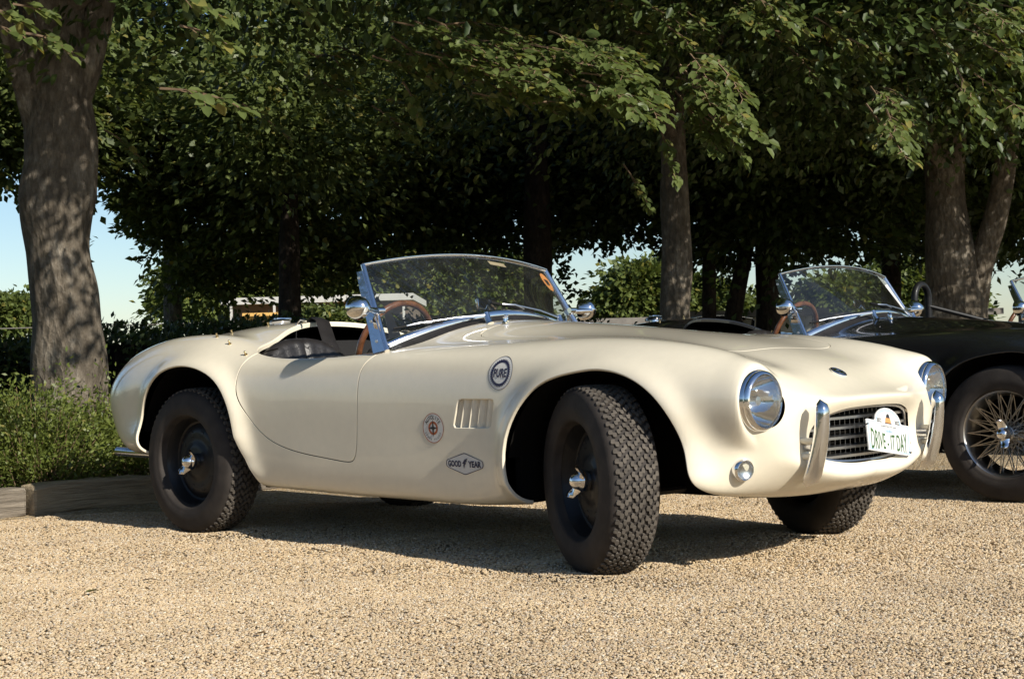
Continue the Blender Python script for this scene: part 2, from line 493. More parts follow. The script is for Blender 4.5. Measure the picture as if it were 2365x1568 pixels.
def flare(Gx):
    x, y, z = Gx[..., 0].copy(), Gx[..., 1].copy(), Gx[..., 2].copy()
    w = np.abs(y)
    sh = x.shape
    dr = poly_sdf(x.ravel(), z.ravel(), ARCH_R).reshape(sh)
    df = poly_sdf(x.ravel(), z.ravel(), ARCH_F).reshape(sh)
    g = lambda d, s: np.exp(-(np.maximum(d, 0)/s)**2)
    side = np.clip((w-.5)/.1, 0, 1)*np.clip((z-.2)/.1, .35, 1)
    add = (0.040*g(dr, .046)*np.clip((z-.30)/.14, .3, 1)*np.clip((x+.42)/.3, .2, 1) + 0.032*g(df, .048))*side
    G2 = Gx.copy()
    G2[..., 1] = y + np.sign(y)*add
    return G2
G = flare(G)
def pods(Gx):
    """draw the skin forward into a short collar round each headlamp"""
    x, w, z = Gx[..., 0], np.abs(Gx[..., 1]), Gx[..., 2]
    rho = np.hypot(w-.561, z-.587)
    t = np.clip((.165-rho)/(.165-.108), 0, 1); sm = t*t*(3-2*t)
    k = np.clip((x-2.775)/.075, 0, 1); k = k*k*(3-2*k)
    G2 = Gx.copy()
    G2[..., 0] = x+np.maximum(0, 2.880-x)*sm*k
    return G2
G = pods(G)
gu = np.gradient(G, axis=0); gv = np.gradient(G, axis=1)
NRM = np.cross(gu, gv)
NRM /= np.linalg.norm(NRM, axis=2, keepdims=True)+1e-12
if NRM[NU//2, NV//2, 2] < 0:
    NRM = -NRM; FLIP = True
else:
    FLIP = False
BV = G.reshape(-1, 3); BN = NRM.reshape(-1, 3)
_i = (np.arange(NU-1)[:, None]*NV + np.arange(NV-1)[None, :]).ravel()
BQ = np.stack([_i, _i+NV, _i+NV+1, _i+1], 1)
if FLIP:
    BQ = BQ[:, ::-1]

def field(kind, off=0.0, inside=False, poly=None):
    def fn(V):
        x, y, z = V[:, 0], V[:, 1], V[:, 2]; w = np.abs(y)
        if kind == 'cock':
            d = poly_sdf(x, w, COCK); act = z > .6
        elif kind == 'arch_r':
            d = poly_sdf(x, z, ARCH_R); act = w > .3
        elif kind == 'arch_f':
            d = poly_sdf(x, z, ARCH_F); act = (w > .3) | ((z < .4) & (x < 2.62))
        elif kind == 'door':
            d = poly_sdf(x, z, DOOR); act = (w > .4) & (z > .3)
        elif kind == 'bonnet':
            d = poly_sdf(x, w, BON); act = z > .6
        elif kind == 'vent':
            d = poly_sdf(x, z, VENT); act = w > .5
        elif kind == 'lamp':
            return np.where(x > 2.72, np.hypot(w-.561, z-.587)-.090, 1.0)
        elif kind == 'under':
            return np.where((z < .30) & (x > .2) & (x < 2.60), w-.60, 1.0)
        elif kind == 'right':
            return -y
        elif kind == 'left':
            return y
        d = d - off
        if inside:
            return np.where(act, -d, -1.0)
        return np.where(act, d, 1.0)
    return fn

def panel(fields, flange=0.02, mask=None):
    """trim the body sheet by fields; returns verts, normals, faces with returned (flanged) edges"""
    V = BV; Nn = BN
    Q = BQ if mask is None else BQ[mask(BV[BQ].mean(axis=1))]
    F = [tuple(q) for q in Q]
    FV = []; FN = []; FF = []
    for fn, dep in fields:
        Va = np.asarray(V)
        V, Nn, F, cut = clip_mesh(Va, Nn, F, fn(Va))
        for a, b in cut:
            if dep <= 0: continue
            pa, pb = np.array(V[a]), np.array(V[b]); na, nb = np.array(Nn[a]), np.array(Nn[b])
            e = pb-pa
            L = np.linalg.norm(e)
            if L < 1e-7: continue
            out = np.cross(e/L, (na+nb)/2); out /= np.linalg.norm(out)+1e-12
            r = min(.006, dep*.4)
            k = len(FV)
            # small rolled edge then the return
            FV += [pa, pb, pa-na*r*.4+out*r*.6, pb-nb*r*.4+out*r*.6, pa-na*r*1.2+out*r*.7, pb-nb*r*1.2+out*r*.7, pa-na*dep+out*r*.4, pb-nb*dep+out*r*.4]
            FN += [na, nb, (na*.5+out*.86), (nb*.5+out*.86), out, out, out, out]
            FF += [(k+1, k, k+2, k+3), (k+3, k+2, k+4, k+5), (k+5, k+4, k+6, k+7)]
    V, Nn, F = compact(V, Nn, F)
    n0 = len(V)
    V = list(V)+FV; Nn = list(Nn)+FN
    F = F + [tuple(i+n0 for i in q) for q in FF]
    return V, Nn, F

def surf(x, z=None, w=None):
    """nearest point of the right-hand body side at (x, z), or of the top at (x, w): returns point and normal"""
    if z is not None:
        d = (BV[:, 0]-x)**2 + (BV[:, 2]-z)**2 + np.where((BV[:, 1] < -.3), 0, 9)
    else:
        d = (BV[:, 0]-x)**2 + (BV[:, 1]-w)**2 + np.where((BV[:, 2] > .55), 0, 9)
    k = np.argsort(d)[:4]
    wt = 1/(d[k]+1e-9); wt /= wt.sum()
    p = (BV[k]*wt[:, None]).sum(0); n = (BN[k]*wt[:, None]).sum(0)
    # first order correction in the tangent plane
    n /= np.linalg.norm(n)
    if z is not None:
        dx, dz = x-p[0], z-p[2]
        p = np.array([x, p[1]-(n[0]*dx+n[2]*dz)/n[1], z])
    else:
        dx, dy = x-p[0], w-p[1]
        p = np.array([x, w, p[2]-(n[0]*dx+n[1]*dy)/n[2]])
    return p, n
GAP = .0027

# ------------------------------------------------------------------ car parts
def two_sided(m, dark=(0.008, 0.007, 0.006)):
    """bare black inner side for painted panels"""
    nt = m.node_tree
    b = nt.nodes['Principled BSDF']
    out = [n for n in nt.nodes if n.type == 'OUTPUT_MATERIAL'][0]
    ge = N(nt, 'ShaderNodeNewGeometry')
    d = N(nt, 'ShaderNodeBsdfDiffuse'); d.inputs[0].default_value = (*dark, 1)
    mx = N(nt, 'ShaderNodeMixShader')
    nt.links.new(ge.outputs['Backfacing'], mx.inputs[0])
    nt.links.new(b.outputs[0], mx.inputs[1]); nt.links.new(d.outputs[0], mx.inputs[2])
    nt.links.new(mx.outputs[0], out.inputs[0])
two_sided(M['cream']); two_sided(M['black_paint'])

def text_mesh(txt, size, bold=0.0):
    cu = bpy.data.curves.new('t', 'FONT')
    cu.body = txt; cu.size = size; cu.align_x = 'CENTER'; cu.align_y = 'CENTER'; cu.offset = bold
    cu.resolution_u = 3
    o = bpy.data.objects.new('t', cu)
    COL.objects.link(o)
    dg = bpy.context.evaluated_depsgraph_get()
    me = bpy.data.meshes.new_from_object(o.evaluated_get(dg))
    v = [tuple(p.co[:2]) for p in me.vertices]; f = [tuple(p.vertices) for p in me.polygons]
    bpy.data.objects.remove(o); bpy.data.curves.remove(cu); bpy.data.meshes.remove(me)
    return v, f

def fit_text(txt, w, h, bold=0.0):
    v, f = text_mesh(txt, 1.0, bold)
    a = np.array(v); lo = a.min(0); hi = a.max(0)
    a = (a-(lo+hi)/2)/(hi-lo)*np.array([w, h])
    return a, f

def disc2d(r0, r1, n=48, sx=1.0, sy=1.0):
    v = []; f = []
    rings = max(1, int((r1-r0)/.012)+1)
    for k in range(rings+1):
        r = r0+(r1-r0)*k/rings
        for j in range(n):
            t = 2*math.pi*j/n
            v.append((r*math.cos(t)*sx, r*math.sin(t)*sy))
    for k in range(rings):
        for j in range(n):
            j2 = (j+1) % n
            f.append((k*n+j, k*n+j2, (k+1)*n+j2, (k+1)*n+j))
    return np.array(v), f

def poly2d(pts):
    return np.array(pts, float), [tuple(range(len(pts)))]

def ring_poly(outer, inner):
    n = len(outer)
    return np.array(list(outer)+list(inner), float), [(j, (j+1) % n, n+(j+1) % n, n+j) for j in range(n)]

def side_decal(name, layers, x0, z0, parent):
    """layers: list of (2D verts, faces, material); wraps them on the right-hand flank; the first is the sticker, the rest its print"""
    top = None
    for k, (v, f, m) in enumerate(layers):
        pts = []
        for a, b in v:
            p, n = surf(x0+a, z=z0+b)
            pts.append(p + n*(.0012+.0006*k))
        # make faces look outwards
        ff = []
        for q in f:
            P = [pts[i] for i in q[:3]]
            nn = np.cross(np.array(P[1])-P[0], np.array(P[2])-P[0])
            ff.append(q if nn[1] < 0 else tuple(reversed(q)))
        o = mesh_obj(name if k == 0 else 'decal_print', pts, ff, m, parent if k == 0 else top, False)
        if k == 0: top = o
    return top

WP_GB = lambda t: np.array([1.21+.12*(1-t*t), .61*t, .787+.128*(1-t*t)])
WP_GT = lambda t: np.array([1.016+.035*(1-t*t), .549*t, 1.128+.05*(1-t*t)])
def glass_pt(t, s, off=0.0):
    p = WP_GB(t)*(1-s)+WP_GT(t)*s
    return p + np.array([.85, .25*t, .52])*off

def make_wheel(parent, x, y, rz, spin, wire=False, tread=True, z=.322):
    """wheel whose local +X points outwards; rim is the wheel part, tyre / tread / knock-off are its pieces"""
    mb = MB()
    if not wire:
        mb.lathe([(-.075,.206),(-.07,.198),(0,.178),(.03,.18),(.055,.192),(.066,.197),(.072,.206),(.078,.208),(.081,.203),(.072,.195),(.060,.188),(.046,.180),(.030,.174),(.016,.168),(.012,.160),(.020,.150),(.030,.134),(.033,.116),(.030,.098),(.032,.080),(.038,.070),(.040,.055),(.042,0.001)], 56, Matrix.Diagonal((1, 1.035, 1.035, 1)))
        w = mb.build('wheel', M['black_metal'], parent, loc=(x, y, z), rot=(0, 0, rz))
        # ring of vent holes pressed in the disc
        for k in range(10):
            a = 2*math.pi*k/10
            h = MB(); h.lathe([(.001,.011),(.003,.013),(.0,.015)], 14, Matrix.Translation((.030, .122*math.cos(a), .122*math.sin(a))))
            h.build('vent_hole_rim', M['black_metal'], w)
    else:
        mb.lathe([(-.075,.206),(-.07,.198),(0,.178),(.03,.184),(.055,.192),(.066,.197),(.072,.212),(.080,.214),(.083,.206),(.074,.195),(.058,.188),(.034,.180),(0,.174),(-.06,.18),(-.075,.206)], 64)
        w = mb.build('wheel', M['wire'], parent, loc=(x, y, z), rot=(0, 0, rz))
        hb = MB(); hb.lathe([(-.07,.05),(.0,.052),(.03,.045),(.05,.036),(.052,.03)], 28); hb.build('hub_shell', M['wire'], w)
        sp = [(.050, .036, .056, .187), (.0, .050, .03, .182)]
        protos = []
        for lay, (a0, r0, a1, r1) in enumerate(sp):
            for sgn in (-1, 1):
                d = sgn*(.42 if lay else .30)
                m2 = MB(); m2.tube([(a0, r0*math.cos(-d*1.6), r0*math.sin(-d*1.6)), (a1, r1*math.cos(0), r1*math.sin(0))], .0023, 5)
                protos.append(m2.build('spoke', M['wire'], w))
        for pr in protos:
            for k in range(1, 18):
                c = pr.copy(); COL.objects.link(c); c.parent = w
                c.rotation_euler = (2*math.pi*k/18, 0, 0)
    ty = MB()
    prof = [(-.062,.196),(-.085,.206),(-.096,.228),(-.099,.252),(-.095,.284),(-.084,.308),(-.074,.317),(-.05,.3215),(0,.3235),(.05,.3215),(.074,.317),(.084,.308),(.0905,.297),(.0915,.293),(.095,.284),(.0985,.262),(.0995,.258),(.0992,.240),(.0965,.228),(.0945,.222),(.0945,.216),(.0905,.210),(.085,.206),(.075,.203),(.062,.196)]
    ty.lathe(prof, 72)
    ty.build('tyre', M['rubber'], w, autosmooth=60).scale = (1, .976, .976)
    if tread:
        NB = 60; rows = [-.0625, -.0375, -.0125, .0125, .0375, .0625]
        pit = 2*math.pi/NB
        tb = MB()
        crown = lambda t: .3235-.0022*(t/.05)**2-.004*max(0, (abs(t)-.05)/.025)**2
        for ri, t0 in enumerate(rows):
            sg = 1 if ri % 2 else -1
            edge = ri in (0, 5)
            for k in range(NB):
                jit = rng.normal(0, .0005)
                base = [(-.0150,-.0085),(-.006,-.0115),(.002,-.0105),(.0035,-.001),(.0125,.000),(.0150,.005),(.0135,.0095),(.006,.0115),(-.002,.0105),(-.0035,.001),(-.0125,.000),(-.0155,-.004)]
                if edge: base = [(s*.95, t*1.12) for s, t in base]
                off = .5*pit*(ri % 2)+.18*pit*ri
                poly = [(k*pit+off+(s*sg)/.325, t0+t+jit) for s, t in base]
                if sg < 0: poly = poly[::-1]
                def fn(s, t, h):
                    r = crown(t)+h
                    return (t, r*math.cos(s), r*math.sin(s))
                tb.prism(poly, -.003, .0080, fn)
        t = tb.build('tread', M['tread'], w, smooth=False)
        t['kind'] = 'stuff'
        t.scale = (1, .976, .976)
    if spin is not None:
        hx = .042 if not wire else .05
        k = MB(); k.lathe([(hx,.034),(hx+.012,.037),(hx+.028,.036),(hx+.034,.032),(hx+.043,.029),(hx+.053,.026),(hx+.062,.018),(hx+.066,.008),(hx+.067,.0005)], 32)
        ko = k.build('knock_off_hub', M['chrome'], w)
        for s in (0, 1):
            e = MB()
            a = spin+math.pi*s
            c, sn = math.cos(a), math.sin(a)
            def P(rad, tang, ax): return (ax, rad*c-tang*sn, rad*sn+tang*c)
            stn = []
            for q in np.linspace(0, 1, 7):
                rad = .016+.050*q; wd = .026-.010*q+(.003 if q > .8 else 0)-(0.010 if q == 1 else 0); ax = hx+.030+.028*q*q; th = .011-.005*q
                stn.append([P(rad, -wd, ax-th*.3), P(rad, -wd*.6, ax+th), P(rad, wd*.6, ax+th), P(rad, wd, ax-th*.3), P(rad, wd*.5, ax-th), P(rad, -wd*.5, ax-th)])
            V = [p for r in stn for p in r]; F = []
            for i in range(6):
                for j in range(6):
                    F.append((i*6+j, i*6+(j+1) % 6, (i+1)*6+(j+1) % 6, (i+1)*6+j))
            F.append((41,40,39,38,37,36))
            e.add(V, F); e.build('knock_off_ear', M['chrome'], ko, autosmooth=60)
    return w

def build_car(root):
    paint_m = M['cream']
    # ---- skin
    V, Nn, F = panel([(field('under'), 0), (field('lamp'), 0), (field('cock'), .022), (field('arch_r'), .012), (field('arch_f'), .014), (field('door', GAP+.0008), .005), (field('bonnet', GAP), .006), (field('vent'), .022)])
    body = mesh_obj('body', V, F, paint_m, root, True, Nn)
    for s in ('right', 'left'):
        V, Nn, F = panel([(field(s), 0), (field('door', -GAP, True), .006), (field('cock'), .022)], mask=lambda c: (abs(c[:, 1]) > .5) & (c[:, 0] > .3) & (c[:, 0] < 1.3))
        mesh_obj('door', V, F, paint_m, root, True, Nn)
    V, Nn, F = panel([(field('bonnet', -GAP, True), .006)], mask=lambda c: c[:, 2] > .55)
    bon = mesh_obj('bonnet', V, F, paint_m, root, True, Nn)
    # ---- side vents with louvres
    for sgn in (-1, 1):
        m = MB()
        pts = [surf(1.625, z=.475)[0], surf(1.885, z=.475)[0], surf(1.885, z=.615)[0], surf(1.625, z=.615)[0]]
        m.add([(p[0], -sgn*(p[1]+.06) if sgn > 0 else p[1]+.06, p[2]) for p in pts], [(0,1,2,3)])
        vb = m.build('side_vent', M['dark'], root, smooth=False)
        for k in range(5):
            l = MB()
            u = (k+.0)/4.6
            xb, xt = 1.640+.202*u, 1.672+.190*u
            dx = .050
            def pv(x, z, d):
                p, n = surf(x, z=z); return (p[0], sgn*(-p[1]-d) if sgn > 0 else p[1]+d, p[2])
            zt, zb = .603, .486
            A = [pv(xb-.006, zb, .003), pv(xt-.006, zt, .003), pv(xt+dx, zt, .044), pv(xb+dx, zb, .044), pv(xb-.006, zb, .010), pv(xt-.006, zt, .010)]
            l.add(A, [(0,3,2,1), (4,0,1,5)])
            l.build('louvre', paint_m, vb, smooth=False)
    # ---- wheels
    make_wheel(root, 0, -.622, R(-90), R(48))
    make_wheel(root, 2.283, -.632, R(-90-27), R(52))
    make_wheel(root, 2.335, .655, R(90-24), R(20))
    make_wheel(root, 0, .618, R(90), R(70))
    # ---- dark underside, wheel housings and cockpit tub
    u = MB()
    u.box((1.17, 0, .245), (1.40, 1.20, .03)); u.box((1.15, 0, .30), (2.95, .62, .10)); u.box((.0, 0, .42), (.9, .55, .2))
    u.box((1.9, 0, .45), (.03, 1.24, .46)); u.box((.44, 0, .42), (.03, 1.22, .40)); u.box((2.25, 0, .50), (.75, .66, .36)); u.box((2.70, 0, .50), (.02, 1.1, .40))
    u.box((-.38, 0, .55), (.03, 1.2, .44)); u.box((2.84, 0, .46), (.02, .72, .26))
    u.build('underbody', M['dark'], root, smooth=False)
    for (cx, r, z0) in ((0.03, .40, .37), (2.30, .395, .315)):
        for sgn in (-1, 1):
            h = MB(); n = 24; V = []; F = []
            for k in range(n+1):
                a = math.pi*(.06+.88*k/n)
                for yy in (.36, .685):
                    V.append((cx+r*math.cos(a), sgn*yy, z0+r*math.sin(a)))
            for k in range(n): F.append((2*k, 2*k+1, 2*k+3, 2*k+2))
            h.add(V, F); h.build('wheel_housing', M['dark'], root)
    # front suspension arms and exhaust pipes
    for sgn in (-1, 1):
        a = MB(); a.tube([(2.2, sgn*.30, .27), (2.29, sgn*.56, .26)], .014, 8); a.tube([(2.4, sgn*.30, .27), (2.30, sgn*.56, .26)], .014, 8); a.tube([(2.29, sgn*.3, .47), (2.29, sgn*.56, .42)], .016, 8)
        a.build('wishbone', M['black_metal'], root)
        e = MB(); e.tube([(-.35, sgn*.38, .28), (-.74, sgn*.40, .318), (-1.03, sgn*.40, .322)], .024, 14, caps=False)
        e.tube([(-1.02, sgn*.40, .322), (-.99, sgn*.40, .322)], .0225, 14, caps=True)
        ex = e.build('exhaust_pipe', M['chrome'], root)
    tub = MB()
    x0, x1, yy, zf, zt = .30, 1.24, .585, .262, .73
    V = [(x0,-yy,zf),(x1,-yy,zf),(x1,yy,zf),(x0,yy,zf),(x0,-yy,zt),(x1,-yy,zt),(x1,yy,zt),(x0,yy,zt),(.12,-.45,.84),(.12,.45,.84)]
    tub.add(V, [(0,1,2,3),(0,4,5,1),(3,2,6,7),(0,3,7,4),(1,5,6,2),(4,7,9,8)])
    tub.build('cockpit_tub', M['carpet'], root, smooth=False)
    dsh = MB(); dsh.tube([(1.215, -.56, .765), (1.235, -.4, .815), (1.25, -.2, .845), (1.252, 0, .853), (1.25, .2, .845), (1.235, .4, .815), (1.215, .56, .765)], .025, 10)
    for k in range(12):
        ya = -.55+k*.1
    dsh.box((1.22, 0, .70), (.02, 1.1, .20))
    dash = dsh.build('dashboard', M['leather'], root)
    for yy_ in (-.42, -.24, -.08, .05, .17):
        d = MB(); d.lathe([(.0,.04),(.006,.042),(.010,.038),(.006,.034)], 22, Matrix.Translation((1.209, yy_, .735)) @ Matrix.Rotation(math.pi, 4, 'Z'))
        d.build('gauge_bezel', M['chrome'], dash)
    # ---- seats
    for sgn in (-1, 1):
        yc = sgn*.31
        s = MB()
        # backrest shell
        V = []; F = []
        nu, nv = 22, 14
        for i in range(nu+1):
            for j2 in range(nv+1):
                a = -1+2*i/nu; b = j2/nv
                top = .815-.10*abs(a)**2.6
                zz = .36+(top-.36)*b
                xx = .50-.16*b + .035*(1-abs(a)**4)*0 - .05*(abs(a)**3)*-1*.6
                V.append((xx+.012*abs(math.sin(a*math.pi*4)), yc+a*.235, zz))
        for i in range(nu):
            for j2 in range(nv):
                F.append((i*(nv+1)+j2, (i+1)*(nv+1)+j2, (i+1)*(nv+1)+j2+1, i*(nv+1)+j2+1))
        s.add(V, F)
        back = [(x-.085, y, z-.012*0) for x, y, z in V]
        s.add(back, [tuple(reversed(f)) for f in F])
        rim = [V[i*(nv+1)+nv] for i in range(nu+1)]
        s.tube([(x-.042, y, z-.01) for x, y, z in rim], .046, 10)
        s.tube([V[0*(nv+1)+j2] for j2 in range(nv+1)], .03, 8); s.tube([V[nu*(nv+1)+j2] for j2 in range(nv+1)], .03, 8)
        seat = s.build('seat', M['leather'], root, autosmooth=50)
        c = MB(); c.box((.70, yc, .36), (.46, .47, .13), None, .04); c.build('seat_cushion', M['leather'], seat)
    # harness over the driver's side
    b = MB()
    for off in (0,):
        b.tube([(.10, -.07+off, .93), (.15, -.075+off, .945), (.20, -.085+off, .93), (.27, -.11+off, .84), (.38, -.15+off, .74), (.47, -.2+off, .62)], .036, 8, flat=(.12, 1.0), upv=(.4, 0, 1))
    b.build('seat_belt', M['leather'], root)
    hp = MB(); hp.tube([(.155,-.215,.80),(.16,-.215,.90),(.185,-.20,.936),(.22,-.19,.93)], .008, 8); hp.build('belt_loop', M['chrome'], root)
    # ---- steering wheel
    sc = Vector((.955, -.33, .79)); ax = Vector((-.94, 0, .34)).normalized(); e1 = Vector((0, 1, 0)); e2 = ax.cross(e1)
    ring = [sc+e1*(.198*math.cos(a))+e2*(.198*math.sin(a)) for a in np.linspace(0, 2*math.pi, 49)]
    w = MB(); w.tube(ring, .0135, 12, caps=False); sw = w.build('steering_wheel', M['wood'], root)
    sp = MB()
    for a in (R(0), R(120), R(240)):
        d = e1*math.cos(a)+e2*math.sin(a); q = ax.cross(d)
        sp.add([tuple(sc+d*.03+q*.030-ax*.02), tuple(sc+d*.03-q*.030-ax*.02), tuple(sc+d*.192-q*.016), tuple(sc+d*.192+q*.016),
                tuple(sc+d*.03+q*.030-ax*.024), tuple(sc+d*.03-q*.030-ax*.024), tuple(sc+d*.192-q*.016-ax*.004), tuple(sc+d*.192+q*.016-ax*.004)], [(0,1,2,3),(7,6,5,4),(0,3,7,4),(1,5,6,2)])
    sp.build('steering_spokes', M['alloy'], sw, smooth=False)
    cm = MB(); cm.tube([tuple(sc-ax*.01), tuple(sc-ax*.28)], .02, 12); cm.tube([tuple(sc+ax*.008), tuple(sc-ax*.02)], .032, 20); cm.build('steering_column', M['black_metal'], sw)
    # ---- windscreen: glass is the part, frame pieces hang on it
    nt_, ns_ = 28, 10
    gv = [tuple(glass_pt(-1+2*i/nt_, .03+.95*j2/ns_)) for i in range(nt_+1) for j2 in range(ns_+1)]
    gf = [(i*(ns_+1)+j2, (i+1)*(ns_+1)+j2, (i+1)*(ns_+1)+j2+1, i*(ns_+1)+j2+1) for i in range(nt_) for j2 in range(ns_)]
    ws = mesh_obj('windscreen', gv, gf, M['glass'], root)
    tt = np.linspace(-1, 1, 31)
    f = MB(); f.tube([tuple(glass_pt(t, 1.0)) for t in tt], .010, 10, flat=(1.1, .8), upv=(.85, 0, .52)); f.build('windscreen_top_rail', M['chrome'], ws)
    f = MB(); f.tube([tuple(glass_pt(t*.985, .045)) for t in tt], .013, 10, flat=(.6, 1.2), upv=(.85, 0, .52)); f.build('windscreen_bottom_rail', M['chrome'], ws)
    f = MB()
    gk = [np.array(glass_pt(t*.985, .0)) for t in tt]
    for i in range(30):
        p, q = gk[i], gk[i+1]
        zb0, zb1 = surf(p[0]+.03, w=p[1])[0], surf(q[0]+.03, w=q[1])[0]
        f.add([tuple(p), tuple(q), tuple(zb1), tuple(zb0)], [(0,1,2,3)])
    f.build('scuttle_seal', M['leather'], ws)
    for sgn in (-1, 1):
        lo = glass_pt(sgn*1.0, -.015); hi = glass_pt(sgn*1.0, 1.0)
        f = MB(); f.tube([tuple(lo), tuple(lo*.5+hi*.5), tuple(hi)], .0105, 10); f.build('windscreen_side_rail', M['chrome'], ws)
        # flat side bracket, wide at the foot
        f = MB()
        bk = np.array([-.055, sgn*.012, -.010]); tk = np.array([0, sgn*.010, 0])
        st_ = [(0.0, .95), (.25, .80), (.5, .68), (.75, .60), (.93, .45)]
        V = []
        for s_, wd in st_:
            p = lo*(1-s_)+hi*s_ + tk*.6
            V += [tuple(p+bk*0), tuple(p+bk*wd), tuple(p+bk*wd+tk), tuple(p+tk)]
        F = []
        for i in range(len(st_)-1):
            for j2 in range(4): F.append((i*4+j2, i*4+(j2+1) % 4, (i+1)*4+(j2+1) % 4, (i+1)*4+j2))
        F += [(3,2,1,0), tuple((len(st_)-1)*4+j2 for j2 in range(4))]
        f.add(V, F); pl = f.build('windscreen_post', M['chrome'], ws, smooth=False)
        for s_ in (.12, .35, .62, .86):
            p = lo*(1-s_)+hi*s_ + bk*.4 + tk*1.7
            r_ = MB(); r_.tube([tuple(p-tk*.2), tuple(p+tk*.3)], .0055, 8); r_.build('screw_head', M['alloy'], pl)
        # round door mirror on a ball stalk
        mc = np.array([1.125, sgn*.675, .952]) if sgn < 0 else np.array([1.13, .69, .945])
        cl = glass_pt(sgn, .44)
        m = MB()
        axm = Vector((-.93, -sgn*.12, .0)).normalized()
        rot = axm.to_track_quat('X', 'Z').to_matrix().to_4x4()
        m.lathe([(.022,.044),(.020,.0475),(.014,.0485),(.0,.0475),(-.02,.042),(-.036,.032),(-.046,.018),(-.050,.0005)], 36, Matrix.Translation(tuple(mc)) @ rot)
        mr = m.build('mirror_shell', M['chrome'], root)
        g = MB(); g.lathe([(.019,.045),(.0205,.0005)], 32, Matrix.Translation(tuple(mc)) @ rot); g.build('mirror_glass', M['chrome'], mr)
        s_ = MB(); s_.tube([tuple(mc+np.array([.045, -sgn*.01, -.006])), tuple((mc+np.array([.045, 0, -.006]))*.35+(cl+np.array([.02, sgn*.01, 0]))*.65), tuple(cl+np.array([.015, 0, 0]))], [.009, .013, .010], 12)
        s_.tube([tuple(cl+np.array([.018, sgn*.022, .004])), tuple(cl+np.array([.018, -sgn*.022, .004]))], .013, 12)
        s_.build('mirror_stalk', M['chrome'], mr)
    # wipers
    for (ba, bb, am, pv) in (((-.935,.175), (-.605,.06), (-.765,.16), (1.362,-.205,.905)), ((-.16,.185), (.205,.045), (-.0,.13), (1.335,.27,.893))):
        m = MB()
        A = glass_pt(*ba, off=.012); B = glass_pt(*bb, off=.012); Cc = glass_pt(*am, off=.026)
        m.tube([tuple(A), tuple(A*.5+B*.5+np.array([0,0,.002])), tuple(B)], .0045, 6, flat=(1.6, .7))
        blade = m.build('wiper_blade', M['black_metal'], ws)
        m = MB()
        br = A*.5+B*.5+np.array([.018, 0, .010])
        m.tube([tuple(A*.75+B*.25+np.array([.004,0,.004])), tuple(br), tuple(A*.25+B*.75+np.array([.004,0,.004]))], .0035, 6)
        m.tube([tuple(br), tuple((np.array(pv)*.5+br*.5)+np.array([.012, 0, .010])), tuple(np.array(pv)+np.array([0, 0, .012]))], [.0035, .0045, .008], 8, flat=(.6, 1.2))
        m.build('wiper_arm', M['alloy'], blade)
        m = MB(); P = surf(pv[0]+.02, w=pv[1])[0]
        m.tube([tuple(P-np.array([0,0,.004])), (pv[0]+.01, pv[1], P[2]+.012), (pv[0], pv[1], pv[2]+.02)], [.018, .014, .010], 14)
        m.build('wiper_spindle', M['chrome'], blade)
    # washer jets and spare spindle on the scuttle
    for (x, y) in ((1.43, -.16), (1.46, -.20)):
        p = surf(x, w=y)[0]; m = MB(); m.lathe([(0,.013),(.006,.013),(.010,.008),(.022,.007),(.026,.010),(.030,.008),(.031,.0005)], 16, Matrix.Translation(tuple(p)) @ Matrix.Rotation(-math.pi/2, 4, 'Y'))
        m.build('washer_jet', M['chrome'], root)
    # rear-view mirror on the scuttle
    m = MB(); m.box((1.165, 0.0, .966), (.014, .13, .05), Euler((0, R(-12), R(8))), .006); rv = m.build('interior_mirror', M['chrome'], root)
    m = MB(); m.tube([(1.25, 0, .905), (1.20, 0, .93), (1.172, 0, .96)], .005, 8); m.build('mirror_stem', M['chrome'], rv)
    # ---- lamps
    for sgn in (-1, 1):
        T = Matrix.Translation((2.869, sgn*.561, .587)) @ Matrix.Rotation(R(sgn*3), 4, 'Z')
        m = MB(); m.lathe([(-.06,.094),(-.02,.0985),(.012,.0995),(.026,.0985),(.030,.0955),(.033,.0965),(.040,.0945),(.046,.0895),(.0475,.0855),(.044,.0835),(.036,.083)], 64, T)
        hl = m.build('headlamp', M['chrome'], root, autosmooth=50)
        m = MB(); m.lathe([(.038,.0838),(.050,.076),(.060,.058),(.066,.036),(.069,.015),(.0695,.0003)], 48, T); m.build('headlamp_lens', M['lens'], hl)
        m = MB(); m.lathe([(.036,.083),(.022,.078),(.0,.068),(-.022,.053),(-.038,.036),(-.046,.018),(-.048,.0003)], 48, T); m.build('headlamp_reflector', M['chrome'], hl)
        m = MB(); m.lathe([(-.046,.014),(-.02,.016),(.012,.017),(.017,.014),(.018,.0003)], 20, T); m.build('lamp_bulb_shield', M['alloy'], hl)
        p, n = surf(2.836, z=.371)
        p = np.array([p[0], sgn*-p[1] if sgn > 0 else p[1], p[2]]); 
        ax_ = Vector((.93, sgn*.30, -.12)).normalized()
        T2 = Matrix.Translation(tuple(p)) @ ax_.to_track_quat('X', 'Z').to_matrix().to_4x4()
        m = MB(); m.lathe([(-.02,.036),(.004,.0375),(.012,.036),(.016,.032),(.014,.029)], 40, T2); il = m.build('indicator', M['chrome'], root)
        m = MB(); m.lathe([(.010,.0305),(.018,.0295),(.020,.0255),(.025,.025),(.027,.0205),(.032,.020),(.034,.015),(.039,.0145),(.041,.009),(.045,.0085),(.046,.0003)], 36, T2); m.build('indicator_lens', M['lens'], il, autosmooth=25)
        m = MB(); m.lathe([(.012,.029),(.002,.016),(.002,.0003)], 24, T2); m.build('indicator_reflector', M['alloy'], il)
        # tail lamp
        m = MB(); m.lathe([(0,.036),(-.02,.036),(-.03,.028),(-.034,.0005)], 28, Matrix.Translation((-.78, sgn*.50, .56))); m.build('tail_lamp', M['ink_red'], root)
